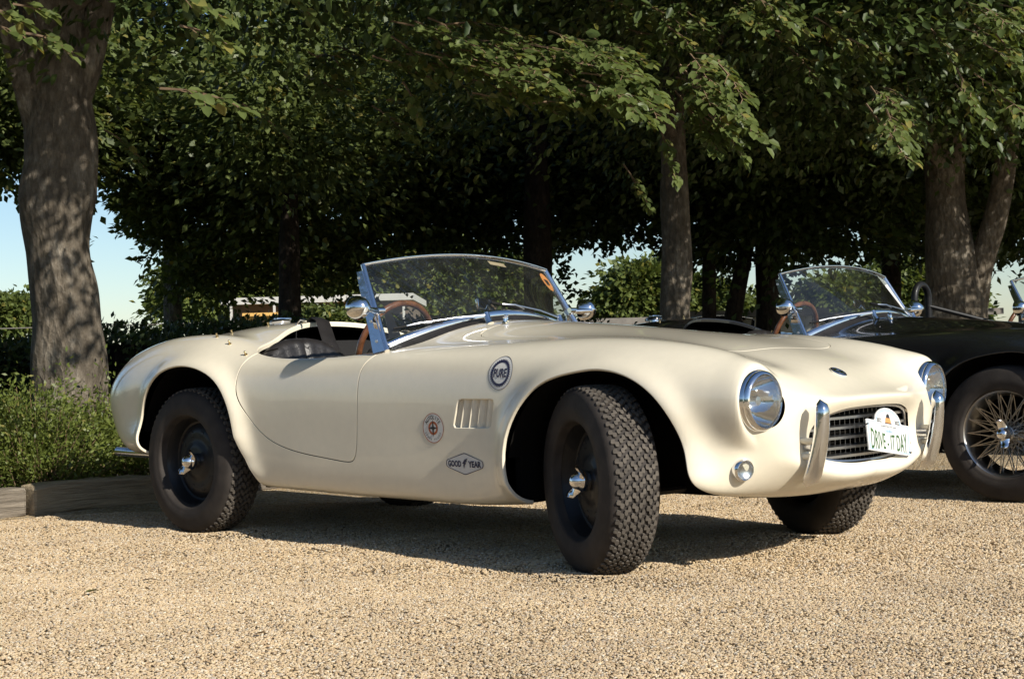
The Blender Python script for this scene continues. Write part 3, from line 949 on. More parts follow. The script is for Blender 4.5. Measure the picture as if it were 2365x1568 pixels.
        # ---- overriders
        o = MB(); V = []; F = []
        K, J = 18, 16
        for k in range(K+1):
            q = k/K
            z = .305+(.585-.305)*q
            xx = 2.938+.025*math.sin(math.pi*(q*.8+.1))+.057*q
            wd = (.035*(1-q)+.0225*q); dp = .034*(1-q)+.028*q
            endt = math.sqrt(max(0.0, 1-max(0, (q-.86)/.14)**2)) if q > .86 else 1.0
            endt *= math.sqrt(max(0.0, 1-max(0, (.10-q)/.10)**2)) if q < .10 else 1.0
            endt = max(endt, .03)
            for j2 in range(J):
                th = 2*math.pi*j2/J
                cx_, cy_ = math.cos(th), math.sin(th)
                cx_ = math.copysign(abs(cx_)**.8, cx_); cy_ = math.copysign(abs(cy_)**.7, cy_)
                fx = dp*cx_*(1 if cx_ > 0 else .35)
                V.append((xx+fx*endt, sgn*.388+wd*cy_*endt, z))
        for k in range(K):
            for j2 in range(J): F.append((k*J+j2, k*J+(j2+1) % J, (k+1)*J+(j2+1) % J, (k+1)*J+j2))
        F += [tuple(reversed(range(J))), tuple(K*J+j2 for j2 in range(J))]
        o.add(V, F); ov = o.build('overrider', M['chrome'], root, autosmooth=70)
        for z in (.455, .405):
            s_ = MB(); s_.tube([(2.90, sgn*.405, z), (2.95, sgn*.395, z-.004), (2.975, sgn*.39, z-.004)], .0105, 10); s_.build('overrider_bracket', paint_m, ov)
        s_ = MB(); s_.tube([(2.90, sgn*.375, .432), (2.97, sgn*.382, .432)], .016, 10); s_.build('overrider_bolt', M['alloy'], ov)
    # ---- grille
    g = MB()
    bl = [(p[0]-.012, p[1]*.985, .457+(p[2]-.457)*.965) for p in BODY[-1]]
    ringp = [tuple(p) for p in smooth_curve([(x, -w, z) for x, w, z in bl[:0:-1]]+bl[:-1], 72, closed=True)]
    ringp.append(ringp[0])
    g.tube(ringp, .006, 8, caps=False)
    gr = g.build('grille_surround', M['alloy'], root)
    def half(z):
        u_ = min(1, abs((z-.457)/.094)); return .326*(max(0, 1-u_**3.0))**.5
    for z in (.512, .479, .446, .413, .384):
        hw = half(z)
        ys = np.linspace(-hw, hw, 25)
        m = MB(); V = []; F = []
        for y in ys:
            xx = 2.938-.20*y*y
            V += [(xx, y, z-.0045), (xx, y, z+.0045), (xx-.028, y, z+.0085), (xx-.028, y, z+.0015)]
        for i in range(24):
            for j2 in range(4): F.append((i*4+j2, (i+1)*4+j2, (i+1)*4+(j2+1) % 4, i*4+(j2+1) % 4))
        m.add(V, F); m.build('grille_slat', M['alloy'], gr, smooth=False)
    for k in range(-10, 11):
        y = k*.0305
        u_ = min(.999, abs(y)/.322); hh = .092*(1-u_**2.4)**.5
        xx = 2.917-.20*y*y
        m = MB(); m.tube([(xx, y, .457-hh), (xx, y, .457+hh)], .0008, 5); m.build('grille_wire', M['wire'], gr)
    # ---- nose badge
    p, n = surf(2.848, w=-.012)
    T = Matrix.Translation(tuple(p)) @ Vector(tuple(n)).to_track_quat('X', 'Y').to_matrix().to_4x4()
    m = MB(); m.lathe([(0,.030),(.004,.031),(.006,.028),(.005,.026)], 36, T); bd = m.build('nose_badge', M['chrome'], root)
    m = MB(); m.lathe([(.0045,.0265),(.005,.0003)], 32, T); m.build('badge_enamel', M['ink_black'], bd)
    m = MB(); m.lathe([(.0055,.019),(.0065,.018),(.0065,.010),(.0055,.009)], 28, T); m.build('badge_ring', M['chrome'], bd)
    # ---- fuel cap and hood studs
    p, n = surf(-.27, w=.04)
    T = Matrix.Translation(tuple(p)) @ Vector(tuple(n)).to_track_quat('X', 'Y').to_matrix().to_4x4()
    m = MB(); m.lathe([(0,.030),(.018,.030),(.020,.052),(.030,.056),(.038,.050),(.044,.030),(.046,.0005)], 32, T); fc = m.build('fuel_cap', M['chrome'], root)
    m = MB(); m.box(tuple(p+n*.047+np.array([0, .02, 0])), (.03, .09, .012), None, .004); m.build('cap_lever', M['chrome'], fc)
    for (x, w) in ((.063,-.577),(.195,-.607),(.345,-.635),(-.12,-.36),(-.03,-.22),(.02,-.05),(.063,.577),(.195,.607)):
        p, n = surf(x, w=w)
        T = Matrix.Translation(tuple(p)) @ Vector(tuple(n)).to_track_quat('X', 'Y').to_matrix().to_4x4()
        m = MB(); m.lathe([(0,.008),(.003,.008),(.005,.004),(.012,.0035),(.016,.005),(.019,.003),(.020,.0003)], 12, T); m.build('hood_stud', M['brass'], root)
    return root

# ------------------------------------------------------------------ flank stickers of the white car
def arc_text(txt, radius, height, a0, a1, inner=False, bold=0.0, sx=1.0):
    """letters set round an arc (angles in degrees, clockwise from the top); returns verts, faces"""
    V = []; F = []
    n = len(txt)
    for k, ch in enumerate(txt):
        if ch == ' ': continue
        v, f = text_mesh(ch, 1.0, bold)
        a = np.array(v); lo = a.min(0); hi = a.max(0)
        wd = (hi-lo)[0]
        a = a-np.array([(lo[0]+hi[0])/2, lo[1]])
        a = a*height/.70
        th = math.radians(a0+(a1-a0)*(k+.5)/n)
        b0 = len(V)
        for x, y in a:
            if not inner:
                rr = radius+y; V.append((rr*math.sin(th)+x*sx*math.cos(th), rr*math.cos(th)-x*sx*math.sin(th)))
            else:
                rr = radius-y; V.append((rr*math.sin(th)-x*sx*math.cos(th), rr*math.cos(th)+x*sx*math.sin(th)))
        F += [tuple(i+b0 for i in q) for q in f]
    return np.array(V), F

def white_car_stickers(root):
    # round sticker with a toothed ring
    n = 72
    teeth = []
    for k in range(n):
        a = 2*math.pi*k/n; r = .0500 if k % 2 else .0445
        teeth.append((r*math.cos(a), r*math.sin(a)))
    inner = [(.0385*math.cos(2*math.pi*k/n)*(1.0 if k % 2 else .93), .0385*math.sin(2*math.pi*k/n)*(1.0 if k % 2 else .93)) for k in range(n)]
    tx = fit_text('PURE', .064, .031, .032)
    side_decal('round_sticker', [(*disc2d(.0, .059, 56), M['decal_white']), (*disc2d(.0572, .059, 64), M['ink_blue']), (*ring_poly(teeth, inner), M['ink_blue']), (*tx, M['ink_blue'])], 1.885, .689, root)
    # round spark plug sticker
    star = []
    for k in range(8):
        a = math.pi*k/4; r = (.034 if k % 4 == 2 else .026) if k % 2 == 0 else .0065
        star.append((r*math.sin(a)*.85 if k % 4 else r*math.sin(a), r*math.cos(a)))
    star = []
    for k in range(8):
        a = math.pi*k/4
        r = {0: .034, 4: .034, 2: .025, 6: .025}.get(k, .0068)
        star.append((r*math.sin(a), r*math.cos(a)))
    side_decal('oval_sticker', [(*disc2d(.0, .0555, 56), M['decal_white']), (*disc2d(.0528, .0555, 64), M['ink_red']), (*disc2d(.0165, .0255, 40), M['ink_red']),
               (*poly2d(star), M['ink_black']), (*arc_text('AUTOLITE', .0325, .0145, -66, 66, bold=.02, sx=.8), M['ink_black']),
               (*arc_text('SPARK PLUGS', .0465, .0085, 250, 110, inner=True, bold=.0, sx=1.0), M['ink_black'])], 1.540, .490, root)
    # hexagonal sticker
    hx = rounded([(0, .041), (.097, .012), (.097, -.012), (0, -.041), (-.097, -.012), (-.097, .012)], .010, 5)
    hi = [(a*.965, b*.92) for a, b in hx]
    g1 = fit_text('GOOD', .068, .0235, .042); g2 = fit_text('YEAR', .068, .0235, .042)
    g1 = (g1[0]+np.array([-.052, 0]), g1[1]); g2 = (g2[0]+np.array([.053, 0]), g2[1])
    foot = [(.003, .017), (.019, .021), (.011, .013), (.013, .009), (.006, .007), (.008, .001), (.002, -.002), (-.003, -.018), (-.006, -.006), (-.004, .0), (-.011, .002), (-.005, .008), (-.002, .013)]
    ring = (np.array(hx+hi), [(j, (j+1) % len(hx), len(hx)+(j+1) % len(hx), len(hx)+j) for j in range(len(hx))])
    # subdivide the fill so that it follows the flank
    fill = (np.array([(0, 0)]+hx), [(0, 1+j, 1+(j+1) % len(hx)) for j in range(len(hx))])
    side_decal('hexagon_sticker', [(*fill, M['decal_white']), (*ring, M['ink_blue']), (*g1, M['ink_blue']), (*g2, M['ink_blue']), (*poly2d(foot), M['ink_blue'])], 1.697, .362, root)
    # windscreen stickers and a painted visor reflection
    M['visor_tone'] = plain('visor_reflection_beige', (.42, .33, .22), .8, var=.1)
    def on_glass(name, v, f, t0, s0, mat, off, parent):
        pts = []
        for a, b in v:
            pts.append(glass_pt(t0+a/.6, s0+b/.36, off))
        return mesh_obj(name, pts, f, mat, parent, False)
    ws = [c for c in root.children if c.name.startswith('windscreen')][0]
    st_ = on_glass('round_label', *disc2d(0, .036, 32, 1.0, 1.25), .90, .80, M['ink_orange'], -.002, ws)
    on_glass('label_print', *poly2d([(-.016, .012), (.016, .012), (.012, -.016), (-.012, -.016)]), .90, .80, M['ink_black'], -.0005, ws)
    on_glass('visor_reflection', *poly2d([(-.05, -.008), (.06, -.014), (.06, .008), (-.05, .014)]), .30, .90, M['visor_tone'], -.002, ws)  # beige strip painted as the sun visor's reflection in the glass
    on_glass('paper_disc', *disc2d(0, .03, 28), .86, .10, M['decal_white'], -.002, ws)

def rally_plate():
    """plastic rally plate tied to the grille"""
    c = Vector((2.975, .088, .444)); 
    xa = Vector((-.04, .99, -.14)).normalized(); up = Vector((-.12, .10, .98)); nrm = xa.cross(up).normalized(); up = nrm.cross(xa).normalized()
    k = .166
    out = [(-.5, -.31), (.5, -.31)] + [(.5, .20)] + [(.31, .20)]
    arc = [(.31*math.cos(a), .20+.24*math.sin(a)) for a in np.linspace(R(4), R(176), 17)]
    out = rounded([(-.52, -.31), (.52, -.31), (.52, .20), (.335, .20)], .03, 4)[:12] + [(.335, .20)] + arc + [(-.335, .20)] + rounded([(-.335, .20), (-.52, .20), (-.52, -.31)], .03, 4)[4:8]
    root = tag(bpy.data.objects.new('rally_plate', None), 'white rally plate with blue border and green lettering tied to the grille', 'sign')
    def W(a, b, h):
        return tuple(xa*(a*2*k)*.93 + up*(b*2*k)*.62 + nrm*h)
    m = MB(); m.prism(out, 0, .004, W)
    root = m.build('rally_plate', M['plate_white'], None, smooth=False, loc=c)
    tag(root, 'white rally plate with blue border and green lettering tied to the grille', 'sign')
    def lay(name, v, f, mat, h):
        P = [W(a, b, h) for a, b in v]
        ff = []
        for q in f:
            nn = (Vector(P[q[1]])-Vector(P[q[0]])).cross(Vector(P[q[2]])-Vector(P[q[0]]))
            ff.append(q if nn.dot(nrm) > 0 else tuple(reversed(q)))
        return mesh_obj(name, P, ff, mat, root, False)
    o2 = [(a*.95, (b+.02)*.94-.02) for a, b in out]; o3 = [(a*.90, (b+.02)*.88-.02) for a, b in out]
    lay('blue_border', *ring_poly(o2, o3), M['ink_sky'], .0046)
    v, f = fit_text('DRIVE - IT DAY', .86, .30, .006)
    v = np.array([(a+.0, b*(.82+.62*(abs(a)/.43)**1.6*.55)-.13+.02*(abs(a)/.43)**2) for a, b in v])
    lay('plate_lettering', v, f, M['ink_green'], .0048)
    for s in (-1, 1):
        v, f = fit_text('2022', .115, .065, .01); lay('plate_year', v+np.array([s*.215, .215]), f, M['ink_black'], .0048)
    v, f = fit_text('CELEBRATING 100 YEARS', .38, .022); lay('plate_small_print', v+np.array([0, .125]), f, M['ink_black'], .0048)
    v, f = fit_text('childline', .19, .06, .01); lay('plate_charity_name', v+np.array([0, .055]), f, M['ink_sky'], .0048)
    lay('plate_emblem', *poly2d([(-.07, .19), (.07, .19), (.055, .27), (-.055, .27)]), M['ink_orange'], .0048)
    lay('plate_emblem_top', *poly2d([(-.045, .27), (.045, .27), (.03, .325), (0, .345), (-.03, .325)]), M['ink_black'], .0048)
    lay('plate_emblem_dish', *poly2d([(-.09, .175), (.09, .175), (.07, .188), (-.07, .188)]), M['ink_black'], .0048)
    for a, b in ((-.48, .12), (.47, -.25)):
        t = MB(); p = Vector(W(a, b, .005)); t.tube([tuple(p), tuple(p+nrm*.004-xa*.008*(1 if a > 0 else -1)*-1), tuple(p-nrm*.02+xa*(.022 if a > 0 else -.022)-up*.012)], .0022, 6)
        t.build('cable_tie', M['ink_black'], root)
    return root

def children_of(o):
    return [c for c in bpy.data.objects if c.parent == o]

_mc = {}
def copy_tree(o, parent, swap, skip=()):
    """copy a thing with its parts; swap = {material: other material}"""
    c = o.copy()
    if o.data is not None and any(m in swap for m in o.data.materials):
        key = (o.data.name, tuple(sorted((a.name, b.name) for a, b in swap.items())))
        if key not in _mc:
            me = o.data.copy()
            for k, m in enumerate(me.materials):
                if m in swap: me.materials[k] = swap[m]
            _mc[key] = me
        c.data = _mc[key]
    COL.objects.link(c)
    c.parent = parent
    for ch in children_of(o):
        if any(ch.name.split('.')[0] == s for s in skip): continue
        copy_tree(ch, c, swap, skip)
    return c

white_car = empty('sports_car', (0, 0, 0), 0, 'cream open two-seat sports car with wide black wheels and side stickers', 'car', 'open sports cars parked side by side')
build_car(white_car)
base_parts = children_of(white_car)

def clone_car(name, loc, rz, label, body_mat, skip=()):
    r = empty(name, loc, rz, label, 'car', 'open sports cars parked side by side')
    for p in base_parts:
        if p.name.split('.')[0] in skip: continue
        copy_tree(p, r, {M['cream']: body_mat}, skip)
    return r
M['blue_paint'] = paint('dark_blue_paint', (0.02, 0.035, 0.06), 0.25, 0.9)
two_sided(M['blue_paint'])
black_car = clone_car('sports_car', (.2, 2.72, 0), 0, 'black open sports car with chrome wire wheels beside the cream car', M['black_paint'], ('wheel', 'seat_belt', 'belt_loop'))
make_wheel(black_car, 2.29, -.618, R(-90), R(100), wire=True, tread=False)
make_wheel(black_car, 0, -.618, R(-90), None, wire=True, tread=False)
make_wheel(black_car, 2.29, .618, R(90), None, wire=True, tread=False)
make_wheel(black_car, 0, .618, R(90), None, wire=True, tread=False)
pp = []
for t, s in ((.66, .06), (.80, .06), (.97, .94), (.80, .97)):
    pp.append(glass_pt(t, s, -.003))
mesh_obj('windscreen_notice', pp, [(0, 1, 2, 3)], M['plate_white'], black_car, False)
far_car = clone_car('sports_car', (.23, 5.42, 0), 0, 'dark sports car cut off by the right edge, with a black roll hoop', M['black_paint'], ('wheel', 'seat_belt', 'belt_loop'))
for x in (0, 2.29):
    for y, a in ((-.618, -90), (.618, 90)):
        make_wheel(far_car, x, y, R(a), None, tread=False)
hoop = MB()
arc = [(.26, -.43, .78)] + [(.26, -.33-.10*math.cos(a), 1.05+.10*math.sin(a)) for a in np.linspace(0, math.pi, 13)] + [(.26, -.23, .78)]
hoop.tube(arc, .024, 12)
rh = hoop.build('roll_hoop', M['black_metal'], far_car)
st_ = MB(); st_.tube([(.26, -.24, 1.00), (.62, .10, .86), (.80, .26, .72)], .017, 10); st_.build('roll_hoop_stay', M['black_metal'], rh)
blue_car = clone_car('sports_car', (-5.5, 12.2, 0), R(160), 'dark blue sports car in the shade behind the trunks beyond the black car', M['blue_paint'], ('wheel', 'seat_belt', 'belt_loop'))
for x in (0, 2.29):
    for y, a in ((-.618, -90), (.618, 90)):
        make_wheel(blue_car, x, y, R(a), None, tread=False)
white_car_stickers(white_car)
rally_plate()

# ------------------------------------------------------------------ surroundings: helpers
def at(px, py, d):
    """point that the photograph shows at (px, py) of a 2365 px wide frame, d metres in front of the camera"""
    return CAM + d*(_fw + _rt*(px-1182.5)/FPX - _up*(py-784.0)/FPX)

def fast_mesh(name, V, F, mat, parent=None, smooth=False):
    V = np.asarray(V, np.float32); F = np.asarray(F, np.int32)
    me = bpy.data.meshes.new(name)
    me.vertices.add(len(V)); me.vertices.foreach_set('co', V.ravel())
    k = F.shape[1]
    me.loops.add(F.size); me.loops.foreach_set('vertex_index', F.ravel())
    me.polygons.add(len(F)); me.polygons.foreach_set('loop_start', np.arange(0, F.size, k, dtype=np.int32))
    if smooth: me.polygons.foreach_set('use_smooth', np.ones(len(F), bool))
    me.materials.append(mat)
    me.update(calc_edges=True)
    o = bpy.data.objects.new(name, me)
    return link(o, parent)

def unit(a):
    return a/(np.linalg.norm(a, axis=-1, keepdims=True)+1e-9)

def leaves(C, D, Nn, L, W=0.62, detail=True):
    """leaf blades at C, pointing along D with face normal Nn"""
    D = unit(D); Nn = unit(Nn - D*(Nn*D).sum(1, keepdims=True)); Sd = np.cross(Nn, D)
    L = L[:, None]
    n = len(C)
    if detail:
        P = [C, C+D*L*.30+Sd*L*W*.46+Nn*L*.10, C+D*L*.72+Sd*L*W*.36+Nn*L*.06, C+D*L-Nn*L*.08, C+D*L*.72-Sd*L*W*.36+Nn*L*.06, C+D*L*.30-Sd*L*W*.46+Nn*L*.10]
        V = np.stack(P, 1).reshape(-1, 3)
        i = np.arange(n)[:, None]*6
        F = np.concatenate([i+np.array([[0, 3, 2, 1]]), i+np.array([[0, 5, 4, 3]])])
    else:
        P = [C, C+D*L*.45+Sd*L*W*.5+Nn*L*.08, C+D*L, C+D*L*.45-Sd*L*W*.5+Nn*L*.08]
        V = np.stack(P, 1).reshape(-1, 3)
        i = np.arange(n)[:, None]*4
        F = i+np.array([[0, 1, 2, 3]])
    return V, F

def leaf_material(name, dark, light, yellow, trans=0.35, rough=0.45):
    m, nt, b = nodes_of(name)
    ge = N(nt, 'ShaderNodeNewGeometry')
    rp = ramp(nt, [(0.0, dark), (0.55, light), (0.93, light), (1.0, yellow)])
    nt.links.new(ge.outputs['Random Per Island'], rp.inputs[0])
    nt.links.new(rp.outputs[0], b.inputs['Base Color'])
    S(b, Roughness=rough, Specular_IOR_Level=0.35)
    tr = N(nt, 'ShaderNodeBsdfTranslucent')
    hs = N(nt, 'ShaderNodeHueSaturation', Hue=0.485, Saturation=1.15, Value=1.5)
    nt.links.new(rp.outputs[0], hs.inputs['Color']); nt.links.new(hs.outputs[0], tr.inputs[0])
    mx = N(nt, 'ShaderNodeMixShader'); mx.inputs[0].default_value = trans
    out = [n for n in nt.nodes if n.type == 'OUTPUT_MATERIAL'][0]
    nt.links.new(b.outputs[0], mx.inputs[1]); nt.links.new(tr.outputs[0], mx.inputs[2]); nt.links.new(mx.outputs[0], out.inputs[0])
    return m
M['leaf'] = leaf_material('beech_leaf', (0.065, 0.092, 0.026), (0.13, 0.165, 0.050), (0.25, 0.22, 0.06), .34)  # paler copy: sunlight on the hanging sprays put into the colour
M['leaf_dark'] = leaf_material('shade_toned_leaf', (0.026, 0.042, 0.012), (0.066, 0.098, 0.026), (0.11, 0.11, 0.022), .22)  # darker copy: canopy shade put into the leaf colour
M['leaf_far'] = leaf_material('far_leaf', (0.06, 0.085, 0.022), (0.125, 0.155, 0.040), (0.24, 0.20, 0.045), .30)  # brightened so the trees behind look lit, sunlight put into the colour
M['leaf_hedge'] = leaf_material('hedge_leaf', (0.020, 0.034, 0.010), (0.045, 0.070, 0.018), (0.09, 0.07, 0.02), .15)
M['leaf_shrub'] = leaf_material('shrub_leaf', (0.070, 0.10, 0.022), (0.15, 0.185, 0.04), (0.27, 0.24, 0.08), .28)

def bark_material(name, c0, c1, c2):
    m, nt, b = nodes_of(name)
    tc = N(nt, 'ShaderNodeTexCoord')
    mp = N(nt, 'ShaderNodeMapping'); mp.inputs['Scale'].default_value = (1, 1, .45)
    nt.links.new(tc.outputs['Object'], mp.inputs[0])
    n1 = N(nt, 'ShaderNodeTexNoise', Scale=9.0, Detail=9.0, Roughness=.72)
    n2 = N(nt, 'ShaderNodeTexNoise', Scale=34.0, Detail=6.0, Roughness=.7)
    vo = N(nt, 'ShaderNodeTexVoronoi', Scale=24.0)
    for q in (n1, n2, vo): nt.links.new(mp.outputs[0], q.inputs['Vector'])
    r1 = ramp(nt, [(.30, c0), (.52, c1), (.72, c2)])
    nt.links.new(n1.outputs['Fac'], r1.inputs[0])
    r2 = ramp(nt, [(.30, (.55, .52, .48)), (.62, (1.1, 1.1, 1.1))])
    nt.links.new(n2.outputs['Fac'], r2.inputs[0])
    mx = N(nt, 'ShaderNodeMixRGB', blend_type='MULTIPLY'); mx.inputs[0].default_value = .8
    nt.links.new(r1.outputs[0], mx.inputs[1]); nt.links.new(r2.outputs[0], mx.inputs[2])
    nt.links.new(mx.outputs[0], b.inputs['Base Color'])
    S(b, Roughness=.9, Specular_IOR_Level=.15)
    ad = N(nt, 'ShaderNodeMath', operation='ADD'); nt.links.new(n2.outputs['Fac'], ad.inputs[0]); nt.links.new(vo.outputs['Distance'], ad.inputs[1])
    bp = N(nt, 'ShaderNodeBump', Strength=1.0, Distance=.028)
    nt.links.new(ad.outputs[0], bp.inputs['Height']); nt.links.new(bp.outputs[0], b.inputs['Normal'])
    return m
M['bark'] = bark_material('beech_bark', (.080, .066, .050), (.175, .148, .115), (.38, .34, .28))  # bark mottling; its palest tone also imitates sun dapples
M['bark_dark'] = bark_material('shade_toned_bark', (.022, .017, .013), (.045, .035, .027), (.08, .064, .05))  # darkened copy: shade under the trees put into the bark colour
M['twig'] = plain('twig', (.16, .105, .06), .8, var=.3, vscale=20)

def limb(name, pts, rad, mat, parent, n=20, rough=.06, seed=0):
    """tapered stem through pts with uneven girth"""
    rg = np.random.default_rng(seed+11)
    P = smooth_curve(pts, max(14, len(pts)*7))
    t = np.linspace(0, 1, len(P))
    rr = np.interp(t, np.linspace(0, 1, len(rad)), rad)
    V = []; ph = rg.uniform(0, 6.28, 8)
    up = np.array([0.3, 0.9, 0.1]); prev = None
    for k, p in enumerate(P):
        d = unit((P[min(k+1, len(P)-1)]-P[max(k-1, 0)])[None])[0]
        a = up-d*up.dot(d); a /= np.linalg.norm(a)
        b = np.cross(d, a)
        zz = t[k]*len(P)*.22
        for j in range(n):
            th = 2*math.pi*j/n
            w = 1+rough*(math.sin(2*th+ph[0]+zz)+.7*math.sin(3*th+ph[1]-zz*1.3)+.6*math.sin(5*th+ph[2]+zz*2.1)*.6+.5*math.sin(zz*2.7+ph[3]))
            V.append(p+(a*math.cos(th)+b*math.sin(th))*rr[k]*w)
    F = []
    for k in range(len(P)-1):
        for j in range(n):
            F.append((k*n+j, k*n+(j+1) % n, (k+1)*n+(j+1) % n, (k+1)*n+j))
    F.append(tuple((len(P)-1)*n+j for j in range(n)))
    return mesh_obj(name, V, F, mat, parent, True)

# openings in the wood through which the sky and the far things show, as view cones of the real gaps between the crowns
GAPS = [([(-20, 445), (30, 455), (62, 430), (62, 745), (-20, 745)], 1.0), ([(212, 500), (238, 465), (268, 520), (322, 560), (300, 640), (345, 690), (345, 748), (212, 748)], 1.0),
        ([(1300, 615), (1345, 560), (1400, 590), (1445, 572), (1500, 560), (1535, 575), (1535, 748), (1330, 748), (1345, 660)], 1.0),
        ([(1598, 560), (1622, 600), (1625, 748), (1598, 748)], .9), ([(1700, 560), (1765, 545), (1768, 748), (1712, 748)], .8), ([(1455, 470), (1500, 455), (1520, 500), (1470, 520)], .5),
        ([(1925, 520), (1975, 490), (2005, 545), (1960, 580)], .75), ([(2268, 620), (2350, 600), (2370, 720), (2275, 722)], .8), ([(545, 690), (840, 690), (840, 750), (545, 750)], .75),
        ([(1310, 440), (1330, 420), (1335, 470)], .6), ([(1850, 600), (2180, 610), (2200, 745), (1850, 745)], .85), ([(700, 600), (840, 600), (840, 690), (700, 690)], .2)]
def through_gap(P, rg):
    d = P-CAM
    z = d @ _fw
    px = 1182.5+FPX*(d @ _rt)/z; py = 784-FPX*(d @ _up)/z
    px = px+14*np.sin(py*.11)+9*np.sin(px*.23+py*.05); py = py+12*np.sin(px*.13)+8*np.sin(px*.31)
    out = np.zeros(len(P), bool)
    for poly, pr in GAPS:
        out |= (poly_sdf(px, py, poly) < 0) & (rg.random(len(P)) < pr)
    nz = np.sin(px*.085+1.5*np.sin(py*.047))*np.sin(py*.105+1.7*np.sin(px*.061))
    out |= (np.abs(nz) > np.where(py > 450, .72, np.where(py > 250, .86, .93)))
    return out

def crown_leaves(ell, n_clump, per, L, spread, seed, detail, shell=.35, zmin=None, keep=None, gaps=None):
    """clumped foliage inside a list of ellipsoids (centre, radii)"""
    rg = np.random.default_rng(seed)
    Cs = []; Ds = []; Ns = []; Ls = []
    wts = np.array([np.prod(r)**(2/3) for c, r in ell]); wts = wts/wts.sum()
    for (c, r), w in zip(ell, wts):
        m = max(1, int(n_clump*w))
        d = unit(rg.normal(size=(m, 3)))
        rad = shell+(1-shell)*rg.random(m)**.5
        q = np.array(c)+d*rad[:, None]*np.array(r)*(1+.12*np.sin(d[:, :1]*7+seed)+.10*np.cos(d[:, 1:2]*9+2*seed))
        if keep is not None:
            q = q[keep(q)]
        m = len(q)
        out = unit(q-np.array(c))*np.array([1, 1, .25]); out = unit(out+rg.normal(scale=.35, size=(m, 3)))
        # each clump: flat drooping fan
        k = rg.poisson(per, m)
        idx = np.repeat(np.arange(m), k)
        T = len(idx)
        nrm = unit(np.array([0, 0, 1.0])+.45*rg.normal(size=(m, 3))+.35*out)[idx]
        u = unit(np.cross(nrm, rg.normal(size=(m, 3))[idx])); v = np.cross(nrm, u)
        a = rg.normal(size=T)*spread; b = rg.normal(size=T)*spread; h = rg.normal(size=T)*spread*.28
        P = q[idx]+u*a[:, None]+v*b[:, None]+nrm*h[:, None]
        P[:, 2] -= .35*(a*a+b*b)/spread*.6
        D = unit(out[idx]*.7+u*(a/spread)[:, None]*.6+v*(b/spread)[:, None]*.6+rg.normal(scale=.45, size=(T, 3))+np.array([0, 0, -.35]))
        Nv = unit(nrm+rg.normal(scale=.45, size=(T, 3)))
        Cs.append(P); Ds.append(D); Ns.append(Nv); Ls.append(L*rg.uniform(.7, 1.15, T))
    C = np.concatenate(Cs); D = np.concatenate(Ds); Nv = np.concatenate(Ns); Lv = np.concatenate(Ls)
    if gaps is not None:
        k = ~through_gap(C+gaps, rg)
        C, D, Nv, Lv = C[k], D[k], Nv[k], Lv[k]
    if zmin is not None:
        k = C[:, 2] > zmin
        C, D, Nv, Lv = C[k], D[k], Nv[k], Lv[k]
    return leaves(C, D, Nv, Lv, detail=detail)

def spray(pa, pb, droop, seed, L=.075, nsub=9, width=.30):
    """flat leafy branch from pa to pb: returns twig tubes and leaves"""
    rg = np.random.default_rng(seed)
    pa = np.array(pa, float); pb = np.array(pb, float)
    ln = np.linalg.norm(pb-pa)
    mid = (pa+pb)/2+np.array([0, 0, droop*ln])+rg.normal(scale=.03*ln, size=3)
    main = smooth_curve([pa, mid, pb], 26)
    tw = MB(); tw.tube([tuple(p) for p in main[::3]], list(np.linspace(.007, .002, 9)), 4, caps=False)
    C = []; D = []; Nn = []
    axis = (pb-pa)/ln
    side0 = np.cross(axis, np.array([0, 0, 1.0])); side0 /= np.linalg.norm(side0)+1e-6
    def put(path, step):
        seg = np.linalg.norm(np.diff(path, axis=0), axis=1); s = np.r_[0, np.cumsum(seg)]
        k = 0
        for d in np.arange(step*.6, s[-1]+.001, step):
            p = np.array([np.interp(d, s, path[:, q]) for q in range(3)])
            j = min(np.searchsorted(s, d), len(path)-1)
            t = unit((path[j]-path[j-1])[None])[0]
            sd = np.cross(t, np.array([0, 0, 1.0])); sd /= np.linalg.norm(sd)+1e-6
            sg = 1 if k % 2 else -1
            k += 1
            C.append(p); D.append(t*.75+sd*sg*.8+np.array([0, 0, -.12])+rg.normal(scale=.18, size=3))
            Nn.append(np.array([0, 0, 1.0])+rg.normal(scale=.42, size=3)+np.array([.35, -.35, 0]))
        C.append(path[-1]); D.append(path[-1]-path[-2]); Nn.append(np.array([.2, -.2, 1.0]))
    put(main[6:], .05)
    for k in range(nsub):
        f = .15+.8*(k+.5)/nsub
        p = main[int(f*25)]
        sg = 1 if k % 2 else -1
        l = ln*width*(1.15-f*.75)*rg.uniform(.7, 1.2)
        d = unit((axis*.75+side0*sg*.75+rg.normal(scale=.15, size=3))[None])[0]
        e = p+d*l+np.array([0, 0, -.12*l+rg.normal(scale=.04*l)])
        m2 = (p+e)/2+np.array([0, 0, .05*l])
        path = smooth_curve([p, m2, e], 10)
        tw.tube([tuple(q) for q in path[::3]], list(np.linspace(.0035, .0015, 4)), 3, caps=False)
        put(path, .042)
    n = len(C)
    return tw, leaves(np.array(C), np.array(D), np.array(Nn), L*rg.uniform(.75, 1.15, n), W=.68)

